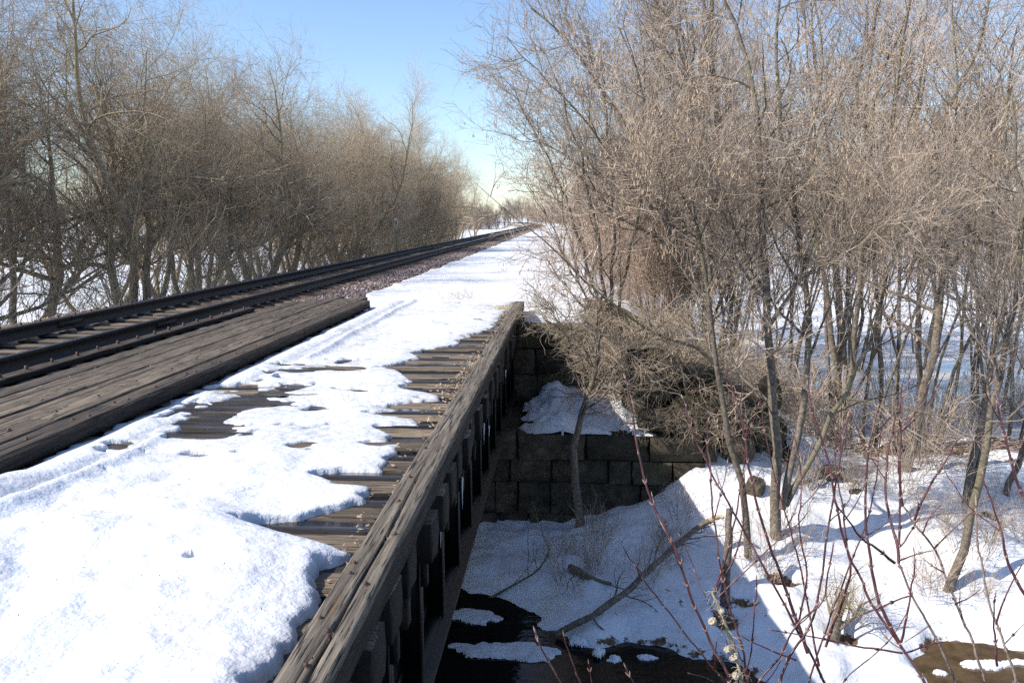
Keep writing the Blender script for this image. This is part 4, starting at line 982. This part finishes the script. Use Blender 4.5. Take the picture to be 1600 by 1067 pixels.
# reddish upright brush along the path
redb = [shrub_mesh('red_brush', r, 34, 2.6, 20, 7, .8, 3, .35, 0, .008, .06) for _ in range(2)]
for b_ in redb: b_.materials.append(M['twig_red'])
for i in range(26):
    y = 16.5 + 60 * (i / 26) ** 1.3 + rr.uniform(-.4, .4)
    put('bush', redb[i % 2], 1.15 + rr.uniform(-.3, 1.3), y, rr.uniform(.75, 1.25), rr.uniform(0, 6.3), 'reddish brown upright bush along the right edge of the snowy path', 'bush', 'reddish bushes along the path', z=gz(1.2, y) - .1)
# dry bleached scrub hanging over abutment and wing wall
dryb = [shrub_mesh('dry_scrub', r, 24, 1.25, 66, 6, .6, 3, .28, .09, .0085, -.05) for _ in range(3)]
for b_ in dryb: b_.materials.append(M['dry'])
dl = ['bleached dry scrub hanging over the top of the abutment', 'bleached tangle of dry twigs spilling down the wing wall']
for i, (x, y, z, s) in enumerate([(.3, 14.7, -.2, .7), (.9, 14.1, -.4, .8), (1.2, 13.6, -.5, 1.0), (1.7, 13.3, -.6, 1.1), (2.2, 13.2, -.9, 1.0), (1.0, 12.9, -.9, .9), (2.6, 13.0, -1.2, .95), (1.6, 12.7, -1.0, .8), (3.2, 13.2, -1.6, .8), (2.9, 14.2, -1.0, 1.0), (2.0, 14.2, -.6, 1.1), (.9, 12.6, -.5, .75), (1.8, 12.35, -.7, .8), (1.95, 11.9, -1.25, .55), (2.4, 12.1, -1.35, .6), (1.4, 12.1, -1.2, .5)]):
    put('scrub', dryb[i % 3], x, y, s, rr.uniform(0, 6.3), dl[0] if i in (0, 1) else dl[1], 'scrub', ['scrub on the abutment', 'scrub on the wing wall'][0 if i in (0, 1) else 1], z=z)
# low shrubs among the trees on the right bank
lowb = [shrub_mesh('low_brush', r, 14, 1.5, 34, 6, .55, 3, .25, 0, .006, .03) for _ in range(2)]
for b_ in lowb: b_.materials.append(M['twig_r'])
for i in range(24):
    y = rr.uniform(12.8, 20); x = rr.uniform(3.4, y * .62)
    put('sapling', lowb[i % 2], x, y, rr.uniform(.7, 1.3), rr.uniform(0, 6.3), 'thin leafless sapling clump on the snowy right bank', 'sapling', 'sapling clumps on the right bank')

for i in range(16):
    y = rr.uniform(9.2, 12.8); x = rr.uniform(2.4, y * .6)
    put('sapling', lowb[i % 2], x, y, rr.uniform(.25, .6), rr.uniform(0, 6.3), 'small leafless sapling clump in the sunlit snow near the forked tree', 'sapling', 'small saplings on the near snow bank')
for i in range(9):
    y = rr.uniform(9.4, 11.6); x = rr.uniform(-.2, 1.9)
    put('sapling', lowb[i % 2], x, y, rr.uniform(.2, .5), rr.uniform(0, 6.3), 'low dark twig clump standing in the shaded snow below the abutment', 'sapling', 'twig clumps in the shaded snow')
def PG(px, py, off=0.0):
    d = ray(px, py); t = np.arange(6, 40, .02); P = d[None] * t[:, None]; P[:, 2] += EYE
    below = P[:, 2] < G(P[:, 0], P[:, 1]) + off; return P[np.argmax(below)]
# ------------------------------------------------------------------ fallen limbs, stumps, litter
def limb(name, pts, ra, rb, m, label, cat, depth=None, S=8, seed=0, twigs=0, K=18):
    r = np.random.default_rng(seed); W = np.array([PY(px, py, d_) if d_ > 3 else PG(px, py, d_) for px, py, d_ in pts])
    s = np.concatenate([[0], np.cumsum(np.linalg.norm(np.diff(W, axis=0), axis=1))]); t = np.linspace(0, s[-1], K)
    Pp = np.stack([np.interp(t, s, W[:, i]) for i in range(3)], -1); Pp[1:-1] = .25 * Pp[:-2] + .5 * Pp[1:-1] + .25 * Pp[2:]
    Pp += r.normal(size=Pp.shape) * ra * .12; Rr = np.linspace(ra, rb, K) * (1 + r.normal(size=K) * .05)
    org = Pp[0].copy(); Pp = (Pp - org)[None]; V, Q = tubes(Pp, Rr[None], S); me = mesh_np(name, V, Q, True)
    rt = tag(empty(name, tuple(org)), label, cat); link('limb', me, M[m], rt)
    if twigs:
        P1, R1 = sprout(r, Pp, Rr[None], twigs, .15, .95, .7, (25, 70), 6, -.02, .22, .35, .005, .003, .2); P2, R2 = sprout(r, P1, R1, 4, .2, 1, .35, (25, 60), 4, -.03, .2, .7, .003, .002)
        V, Q, _ = join([tubes(P1, R1, 4) + (0,), tubes(P2, R2, 3) + (0,)]); link('twigs', mesh_np('twigs', V, Q), M[m], rt)
    return rt, Pp[0] + org, Rr
b1, pp, rr1 = limb('fallen_branch', [(868, 990, .08), (920, 965, .12), (985, 920, .2), (1020, 885, .26), (1060, 850, .34), (1095, 820, .42), (1112, 812, .46)], .04, .034, 'bark_r', 'broken branch slanting across shaded snow with pale torn end', 'branch', seed=3, twigs=12)
tr_, _, _ = limb('torn_tip', [(1108, 814, .45), (1122, 806, .5), (1132, 808, .5)], .045, .02, 'pith', '', 'x', seed=5, K=6); o = tr_.children[0]; o.parent = b1; o.name = 'torn_end'; o.location = tr_.location - b1.location; bpy.data.objects.remove(tr_)
limb('snag', [(1133, 946, 0.), (1136, 880, .4), (1139, 830, .66), (1140, 795, .85)], .06, .04, 'bark_r', 'short broken snag standing beside the torn branch end', 'snag', seed=7, K=8)
limb('log', [(893, 885, .05), (915, 900, .06), (955, 912, .02)], .05, .02, 'bark_r', 'short dark rotten log lying on the shaded snow', 'log', seed=8, twigs=3, K=10)
limb('driftwood', [(1300, 1005, .0), (1308, 965, .15), (1322, 925, .3)], .07, .04, 'bark_r', 'dark rotten stub with dead grass at centre of sunny snow', 'driftwood', seed=9, twigs=6, K=8)
limb('fallen_branch', [(1230, 762, .05), (1290, 742, .07), (1340, 752, .04)], .035, .02, 'bark_r', 'mossy stick lying on snow beside the flat rock', 'branch', seed=10, twigs=4, K=8)
limb('fallen_branch', [(745, 945, .03), (800, 915, .06), (845, 890, .1), (862, 850, .25)], .018, .008, 'bark_r', 'thin stick reaching from dark water onto the shaded snow', 'branch', seed=12, twigs=8, K=10)
# debris line sticks
r = np.random.default_rng(8); N = 1500
x = 4.0 + 8 * r.random(N); y = 14.9 + .25 * np.sin(x) + r.normal(size=N) * .55; z = G(x, y) + .03 * r.random(N)
a_ = r.normal(size=N) * .6; L_ = .08 + .5 * r.random(N) ** 2
d = np.stack([np.cos(a_), np.sin(a_) * .6, r.normal(size=N) * .18], -1) * L_[:, None]; P0 = np.stack([x, y, z], -1)
V, Q = tubes(np.stack([P0, P0 + d * .5 + r.normal(size=(N, 3)) * .015, P0 + d], 1), np.repeat((.003 + .007 * r.random(N) ** 2)[:, None], 3, 1), 4)
tag(link('flood_debris', mesh_np('flood_debris', V, Q), M['twig_red']), 'brown line of sticks and leaves left by floodwater beside the pond', 'debris', kind='stuff')
# leaf and wood litter caught against the curb and on the ties
def litter(name, N, fx, fy, z, size, m, label, seed):
    r = np.random.default_rng(seed); x = fx(r, N); y = fy(r, N); zz = z(x, y) if callable(z) else np.full(N, z)
    c = np.stack([x, y, zz + .008 * r.random(N) + .004], -1); u = nrm(r.normal(size=(N, 3)) * np.array([1, 1, .35])); v = nrm(np.cross(u, r.normal(size=(N, 3)) * np.array([.3, .3, 1])))
    s = size * (.5 + r.random(N))[:, None]; V = np.stack([c - u * s, c - v * s * .4, c + u * s + np.array([0, 0, .005]), c + v * s * .45], 1).reshape(-1, 3)
    return tag(link(name, mesh_np(name, V, np.arange(4 * N).reshape(N, 4)), M[m]), label, 'litter', kind='stuff')
litter('leaf_litter', 900, lambda r, n: CX0 - .02 - np.abs(r.normal(size=n)) * .12, lambda r, n: np.where(r.random(n) < .55, 8.6 + r.normal(size=n) * .8, 3.5 + 11.5 * r.random(n)), .006, .016, 'seed', 'brown leaf litter caught along the curb timber', 4)
litter('bank_litter', 2600, lambda r, n: .1 + 3.8 * r.random(n), lambda r, n: 12.9 + 2.6 * r.random(n), lambda x, y: G(x, y), .022, 'leaf', 'brown leaves covering the earth behind the wing wall', 5)
litter('snow_litter', 500, lambda r, n: 1 + 6 * r.random(n), lambda r, n: 8.8 + 5 * r.random(n), lambda x, y: G(x, y), .014, 'bark_r', 'dark bits of bark and leaf scattered on the bank snow', 6)
litter('deck_grit', 1400, lambda r, n: -3.55 + 2.5 * r.random(n), lambda r, n: 2 + 13 * r.random(n), lambda x, y: np.array([hq[min(max(int((b_ - GY[0]) / .02), 0), len(GY) - 1), min(max(int((a_ - GX[0]) / .02), 0), len(GX) - 1)] for a_, b_ in zip(x, y)]), .0045, 'bark_r', 'tiny dark grit and twig bits lying on the deck snow', 8)
# dead grass tufts
def tuft(px, py, z, n, h, label, seed, sp=.12, grp=None):
    r = np.random.default_rng(seed); p = PZ(px, py, z); b_ = np.stack([r.normal(size=n) * sp, r.normal(size=n) * sp, np.zeros(n)], -1)
    d = nrm(np.stack([r.normal(size=n) * .4, r.normal(size=n) * .4, np.ones(n)], -1)); P, Rr = march(r, b_, d, h * (.5 + .6 * r.random(n)), 4, .0, .18, np.full(n, .0022), np.full(n, .001), .06)
    V, Q = tubes(P, Rr, 3); o = link('grass_tuft', mesh_np('grass_tuft', V, Q), M['grass']); o.location = (p[0], p[1], z - .01); return tag(o, label, 'grass tuft', grp, 'stuff')
tuft(718, 466, 0, 90, .3, 'pale dead grass tuft poking through the snowy path', 1, .3)
tuft(790, 482, .03, 260, .10, 'short brown grass growing against the end of the curb timber', 2, .14)
tuft(548, 622, .05, 10, .12, 'few dead stems poking from snow in the middle of the deck', 3, .08)
tuft(500, 632, .05, 6, .14, 'two dark dead stems in deck snow left of the other stems', 4, .04)
tuft(832, 477, -.02, 110, .10, 'tan moss and grass clump on the stone corner past the curb', 5, .2)
tuft(1325, 950, -2.6, 160, .5, 'straw coloured grass clump around the rotten stub', 6, .12)
for i in range(16):
    px = 100 + i * 42 + rr.uniform(-15, 15); yy = 1.68 * F / 1; x = -9.2 + rr.uniform(-.5, .3); y = 16 + i * 3.2
    n = 120; r2 = np.random.default_rng(100 + i); b_ = np.stack([r2.normal(size=n) * .35, r2.normal(size=n) * .6, np.zeros(n)], -1)
    d = nrm(np.stack([r2.normal(size=n) * .4, r2.normal(size=n) * .4, np.ones(n)], -1)); P, Rr = march(r2, b_, d, .7 * (.4 + .7 * r2.random(n)), 4, .0, .18, np.full(n, .004), np.full(n, .002), .05)
    V, Q = tubes(P, Rr, 3); o = link('grass_tuft', mesh_np('grass_tuft', V, Q), M['grass']); o.location = (x, y, gz(x, y)); tag(o, 'tan dead grass clump along the left shoulder of the track', 'grass tuft', 'grass clumps left of the rails', 'stuff')
# white stake in the bushes
p0 = PY(928, 402, 17); p1 = PY(935, 384, 17); V, Q = tubes(np.array([[p0 - (p1 - p0) * .3, p0, p1]]), np.array([[.008, .012, .02]]), 6)
tag(link('stake', mesh_np('stake', V, Q), M['sign_white']), 'small white topped stake leaning among the reddish bushes', 'stake')

# ------------------------------------------------------------------ red dogwood in the foreground
def px_stem(pts, ya, yb, root=None):
    n = len(pts); W = [PY(px, py, ya + (yb - ya) * i / max(1, n - 1)) for i, (px, py) in enumerate(pts)]
    if root is not None: W = [np.array(root), .5 * (np.array(root) + W[0]) + (W[0] - W[1]) * .6] + W
    return np.array(W)
def smooth_path(W, step=.03):
    s = np.concatenate([[0], np.cumsum(np.linalg.norm(np.diff(W, axis=0), axis=1))]); n = max(6, int(s[-1] / step)); t = np.linspace(0, s[-1], n)
    P = np.stack([np.interp(t, s, W[:, i]) for i in range(3)], -1)
    for _ in range(3): P[1:-1] = .25 * P[:-2] + .5 * P[1:-1] + .25 * P[2:]
    return P, s[-1]
def dog_stem(parent, W, ra, rb, grey=False, seed=0):
    ra, rb = ra * .84, rb * .84
    P, L = smooth_path(W); n = len(P); r = np.random.default_rng(seed); org = np.array(parent.location); P = P - org
    P[2:-1] += np.repeat(r.normal(size=((n - 3) // 3 + 1, 3)), 3, 0)[:n - 3] * .0022
    Rr = np.linspace(ra, rb, n)
    V, Q = tubes(P[None], Rr[None], 7); o = link('stem', mesh_np('stem', V, Q, True), M['dogwood_grey' if grey else 'dogwood'], parent)
    # paired buds / node rings
    parts = []; k = r.integers(2, 4)
    while k < n - 1:
        d = nrm(P[k + 1] - P[k]); rr_ = Rr[k]
        parts.append(tubes(np.array([[P[k] - d * .004, P[k], P[k] + d * .004]]), np.array([[rr_ * 1.03, rr_ * 1.2, rr_ * 1.03]]), 7) + (0,))
        q = nrm(np.cross(d, r.normal(size=3)))
        if r.random() < .8:
            for sg in (-1, 1):
                b0 = P[k] + q * sg * rr_ * .8; parts.append(tubes(np.array([[b0, b0 + (q * sg * .5 + d) * .009, b0 + (q * sg * .4 + d) * .017]]), np.array([[.0028, .0026, .0004]]), 5) + (0,))
        k += int(r.integers(3, 6))
    d = nrm(P[-1] - P[-2]); parts.append(tubes(np.array([[P[-1] - d * .002, P[-1] + d * .008, P[-1] + d * .02]]), np.array([[rb * 1.1, rb * 1.3, .0004]]), 5) + (0,))
    V, Q, _ = join(parts); link('buds', mesh_np('buds', V, Q, True), M['node'], o)['kind'] = 'stuff'
    return o
def dogwood(label, root_px, root_y, sts, seed):
    rp = PY(root_px[0], root_px[1], root_y); g = gz(rp[0], rp[1]); root = np.array([rp[0], rp[1], g]); rt = tag(empty('dogwood_shrub', tuple(root)), label, 'shrub')
    r = np.random.default_rng(seed)
    for i, (pts, ya, yb, ra, grey, rooted) in enumerate(sts):
        W = px_stem(pts, ya, yb, root + np.array([r.normal() * .08, r.normal() * .08, -.05]) if rooted else None)
        dog_stem(rt, W, ra, ra * .42, grey, seed * 50 + i)
        # a few side twigs
        if len(pts) > 4:
            P, L = smooth_path(W)
            for _ in range(1 if r.random() < .7 else 2):
                k = int(len(P) * r.uniform(.55, .85)); d = nrm(P[min(k + 2, len(P) - 1)] - P[k]); q = nrm(np.cross(d, r.normal(size=3)))
                dd = nrm(d * .8 + q * .7); l = r.uniform(.12, .3); dog_stem(rt, np.array([P[k], P[k] + dd * l * .5, P[k] + (dd * .85 + np.array([0, 0, .3])) * l]), .0032, .002, False, seed * 70 + i)
    return rt
A = dogwood('red dogwood stems fanning up at bottom centre before the shaded snow', (1150, 1250), 3.1, [
    ([(1143, 1064), (1126, 1037), (1109, 997), (1084, 944), (1067, 893), (1050, 848), (1036, 815), (1013, 775), (1005, 745), (997, 700), (990, 660), (985, 620), (977, 590)], 3.0, 3.3, .0105, 0, 1),
    ([(1172, 1067), (1165, 1030), (1150, 980), (1140, 950), (1128, 895), (1120, 850), (1114, 800), (1108, 740), (1105, 700), (1107, 658)], 3.1, 3.3, .0085, 0, 1),
    ([(1137, 1065), (1112, 1043), (1078, 1000), (1039, 947), (1013, 910), (1008, 902), (994, 885)], 3.0, 2.9, .0075, 0, 1),
    ([(1157, 1064), (1169, 1040), (1176, 1000), (1179, 964), (1182, 905)], 2.9, 2.9, .0065, 0, 1),
    ([(1170, 1062), (1152, 1010), (1130, 970), (1101, 936), (1081, 874), (1063, 838)], 3.2, 3.3, .005, 0, 1),
    ([(878, 1066), (850, 1020), (836, 986)], 2.6, 2.6, .0075, 0, 1), ([(910, 1066), (893, 1038), (881, 992)], 2.7, 2.7, .006, 0, 1),
    ([(990, 1066), (978, 1043)], 2.6, 2.6, .006, 0, 1), ([(926, 1067), (920, 1036)], 2.8, 2.8, .004, 0, 1), ([(1120, 1066), (1098, 1058), (1078, 1052)], 3.0, 2.9, .005, 0, 1)], 3)
B = dogwood('tall red dogwood clump right of bottom centre with stems crossing the forked tree', (1290, 1260), 3.3, [
    ([(1290, 1067), (1262, 1010), (1245, 985), (1230, 950), (1210, 915), (1190, 880), (1165, 830), (1140, 790), (1115, 745), (1100, 715), (1085, 680), (1072, 640), (1067, 622)], 3.3, 3.5, .010, 0, 1),
    ([(1262, 1020), (1250, 985), (1232, 930), (1212, 880), (1196, 830), (1185, 795), (1172, 740), (1165, 690), (1156, 650), (1150, 620), (1135, 575)], 3.3, 3.5, .009, 0, 0),
    ([(1215, 1067), (1225, 1040), (1245, 1010), (1262, 985), (1275, 950), (1285, 900), (1290, 840), (1300, 780), (1310, 740), (1315, 700), (1325, 650)], 3.2, 3.5, .010, 0, 1),
    ([(1180, 1067), (1200, 1045), (1218, 1030), (1235, 985), (1250, 970), (1275, 955), (1290, 935), (1295, 880), (1302, 850)], 3.2, 3.3, .0085, 0, 1),
    ([(1115, 926), (1129, 888), (1143, 837), (1154, 784), (1165, 700), (1168, 660)], 3.6, 3.7, .006, 0, 0), ([(1115, 930), (1143, 885), (1160, 832), (1162, 784), (1163, 740)], 3.6, 3.7, .006, 0, 0),
    ([(1123, 932), (1174, 882), (1205, 854), (1227, 829), (1241, 801)], 3.7, 3.8, .0045, 0, 0),
    ([(1262, 1067), (1300, 958), (1328, 882), (1351, 826), (1367, 767), (1375, 664)], 3.5, 3.7, .0075, 0, 1),
    ([(1245, 985), (1262, 900), (1248, 820), (1252, 740), (1240, 680)], 3.4, 3.5, .0055, 0, 0),
    ([(1244, 1031), (1199, 1012), (1157, 992)], 3.3, 3.3, .005, 0, 0), ([(1290, 1010), (1330, 900), (1318, 800), (1304, 720), (1308, 660)], 3.5, 3.6, .007, 0, 0),
    ([(1280, 1040), (1250, 880), (1222, 790), (1200, 700), (1185, 610)], 3.6, 3.8, .006, 0, 0)], 4)
Cc = dogwood('red and grey dogwood stems rising at lower right over the sunny snow', (1450, 1260), 3.3, [
    ([(1449, 1066), (1412, 1017), (1405, 1003), (1393, 989), (1365, 950), (1351, 916), (1331, 880), (1317, 837), (1306, 789), (1300, 740), (1290, 700), (1270, 650), (1262, 600)], 3.2, 3.5, .011, 0, 1),
    ([(1405, 1003), (1393, 985), (1376, 947), (1366, 905), (1356, 854), (1352, 809), (1352, 757), (1356, 700), (1366, 664), (1372, 636)], 3.2, 3.4, .009, 0, 0),
    ([(1494, 1064), (1477, 1026), (1452, 975), (1424, 933), (1410, 893), (1404, 879)], 3.3, 3.3, .0115, 1, 1),
    ([(1404, 879), (1405, 854), (1387, 809), (1383, 767), (1382, 743), (1390, 700), (1400, 644)], 3.3, 3.5, .008, 0, 0),
    ([(1542, 1066), (1514, 992), (1494, 941), (1477, 896), (1460, 854), (1429, 818), (1410, 789)], 3.4, 3.5, .0115, 1, 1),
    ([(1410, 789), (1404, 760), (1407, 700), (1409, 650), (1408, 605)], 3.5, 3.5, .0075, 0, 0),
    ([(1398, 879), (1356, 849), (1328, 820), (1306, 787)], 3.3, 3.2, .0075, 0, 0),
    ([(1405, 851), (1405, 767), (1407, 690), (1410, 620)], 3.3, 3.4, .006, 0, 0),
    ([(1429, 812), (1432, 796), (1457, 751), (1480, 717), (1497, 686)], 3.5, 3.5, .007, 0, 0),
    ([(1410, 1020), (1356, 1012), (1300, 1000), (1205, 984)], 3.3, 3.3, .0055, 0, 0),
    ([(1311, 1066), (1356, 1031), (1393, 998), (1415, 960)], 3.3, 3.4, .0055, 0, 1),
    ([(1408, 1003), (1420, 960), (1424, 920), (1428, 860)], 3.2, 3.2, .006, 0, 0),
    ([(1460, 856), (1480, 835), (1505, 812), (1525, 795)], 3.5, 3.5, .0045, 0, 0), ([(1405, 855), (1425, 835), (1437, 808)], 3.3, 3.3, .005, 0, 0),
    ([(1412, 1020), (1450, 1010), (1475, 1002)], 3.3, 3.3, .005, 0, 0), ([(1404, 876), (1440, 862), (1457, 860)], 3.3, 3.3, .0045, 0, 0),
    ([(1492, 944), (1515, 932), (1530, 921)], 3.4, 3.4, .004, 0, 0), ([(1442, 832), (1452, 805), (1467, 792)], 3.5, 3.5, .0045, 0, 0),
    ([(1424, 930), (1400, 935), (1360, 955), (1340, 965)], 3.3, 3.3, .0045, 0, 0), ([(1452, 976), (1435, 990), (1418, 1000)], 3.3, 3.3, .004, 0, 0), ([(1475, 894), (1460, 886), (1448, 877)], 3.4, 3.4, .004, 0, 0)], 5)
D = dogwood('dogwood stems at the right edge of the picture, low grey bases', (1590, 1260), 3.4, [
    ([(1590, 1066), (1570, 1009), (1550, 958), (1539, 916), (1529, 860), (1525, 815), (1525, 780)], 3.3, 3.4, .011, 1, 1),
    ([(1610, 940), (1598, 927), (1576, 882), (1564, 829), (1550, 784), (1545, 762), (1536, 740)], 3.2, 3.3, .008, 0, 0),
    ([(1605, 790), (1587, 748), (1576, 706), (1561, 653), (1558, 630)], 3.2, 3.3, .008, 0, 0),
    ([(1556, 975), (1565, 945), (1585, 900), (1598, 880)], 3.3, 3.3, .005, 0, 0), ([(1570, 1005), (1585, 990), (1600, 975)], 3.3, 3.3, .004, 0, 0),
    ([(1558, 1040), (1552, 1000), (1553, 960), (1555, 930)], 3.2, 3.2, .006, 0, 0)], 6)
# dead stalk with woolly seed heads, leaning on the dogwood
root = PY(1165, 1250, 2.8); root[2] = gz(root[0], root[1])
sk = tag(empty('dead_stalk', tuple(root)), 'grey dead stalk with round woolly seed heads at bottom centre', 'dead stalk')
W = np.array([root] + [PY(px, py, 2.85) for px, py in [(1160, 1068), (1151, 1026), (1140, 989), (1123, 950), (1113, 924)]]); P, _ = smooth_path(W)
V, Q = tubes((P - root)[None], np.linspace(.009, .005, len(P))[None], 7); link('stalk', mesh_np('stalk', V, Q, True), M['stalk'], sk)
import bmesh
for i, (px, py, rad) in enumerate([(1113, 971, .014), (1137, 1015, .012), (1147, 1026, .015), (1150, 1056, .012), (1128, 955, .009)]):
    bm = bmesh.new(); bmesh.ops.create_icosphere(bm, subdivisions=3, radius=rad); r2 = np.random.default_rng(i)
    for v in bm.verts: v.co = v.co * (1 + r2.normal() * .14); v.co.z *= 1.15
    me = bpy.data.meshes.new('seed_head'); bm.to_mesh(me); bm.free(); o = link('seed_head', me, M['wool'], sk); o.location = PY(px, py, 2.83) - root
r2 = np.random.default_rng(77); N = 260; k = r2.integers(int(len(P) * .45), len(P), N); b_ = P[k] - root
d = nrm(r2.normal(size=(N, 3)) + np.array([0, 0, -.5])); PP, RR = march(r2, b_, d, .02 + .035 * r2.random(N), 4, 0, .5, np.full(N, .0012), np.full(N, .0007), .1); V, Q = tubes(PP, RR, 3); link('husks', mesh_np('husks', V, Q), M['wool'], sk)

# ------------------------------------------------------------------ far woods at the horizon
def wood(name, pts, n, h, label, seed, m='far'):
    r = np.random.default_rng(seed); pts = np.array(pts, float); t = r.random(n) * (len(pts) - 1); i = np.minimum(t.astype(int), len(pts) - 2); u = (t - i)[:, None]
    c = pts[i] * (1 - u) + pts[i + 1] * u; c = c + r.normal(size=c.shape) * 6
    zb = G(c[:, 0], c[:, 1], False); hh = h * (.6 + .5 * r.random(n))
    P0 = np.stack([c[:, 0], c[:, 1], zb - .3], -1); d = nrm(np.stack([r.normal(size=n) * .2, r.normal(size=n) * .2, np.ones(n)], -1))
    Pt, Rt = march(r, P0, d, hh, 4, .02, .05, np.full(n, .09), np.full(n, .03))
    P1, R1 = sprout(r, Pt, Rt, 12, .02, .98, h * .5, (20, 60), 4, .14, .15, .6, .05, .03, .5); P2, R2 = sprout(r, P1, R1, 7, .1, 1, h * .22, (20, 60), 3, .1, .15, .7, .03, .02, .3)
    P2 = P2[:, [0, 2]]; R2 = R2[:, [0, 2]]
    V, Q, _ = join([tubes(Pt, Rt, 4) + (0,), tubes(P1, R1, 3) + (0,), tubes(P2, R2, 3) + (0,)])
    return tag(link(name, mesh_np(name, V, Q), M[m]), label, 'woods', kind='stuff')
wood('far_wood', [(-130, 330), (-70, 300), (-38, 290), (-24, 275)], 260, 7.5, 'far brown wood at the horizon left of where the track vanishes', 1)
wood('far_wood', [(-18, 330), (10, 300), (50, 290), (120, 280)], 300, 8.5, 'far mauve brown wood closing the end of the track', 2)
wood('far_wood', [(60, 240), (140, 200), (240, 150), (330, 60)], 240, 10, 'far treeline across the snow field beyond the right thicket', 3)
wood('far_wood', [(-330, 120), (-240, 190), (-150, 250)], 160, 9, 'far treeline across the snow field beyond the left trees', 4)
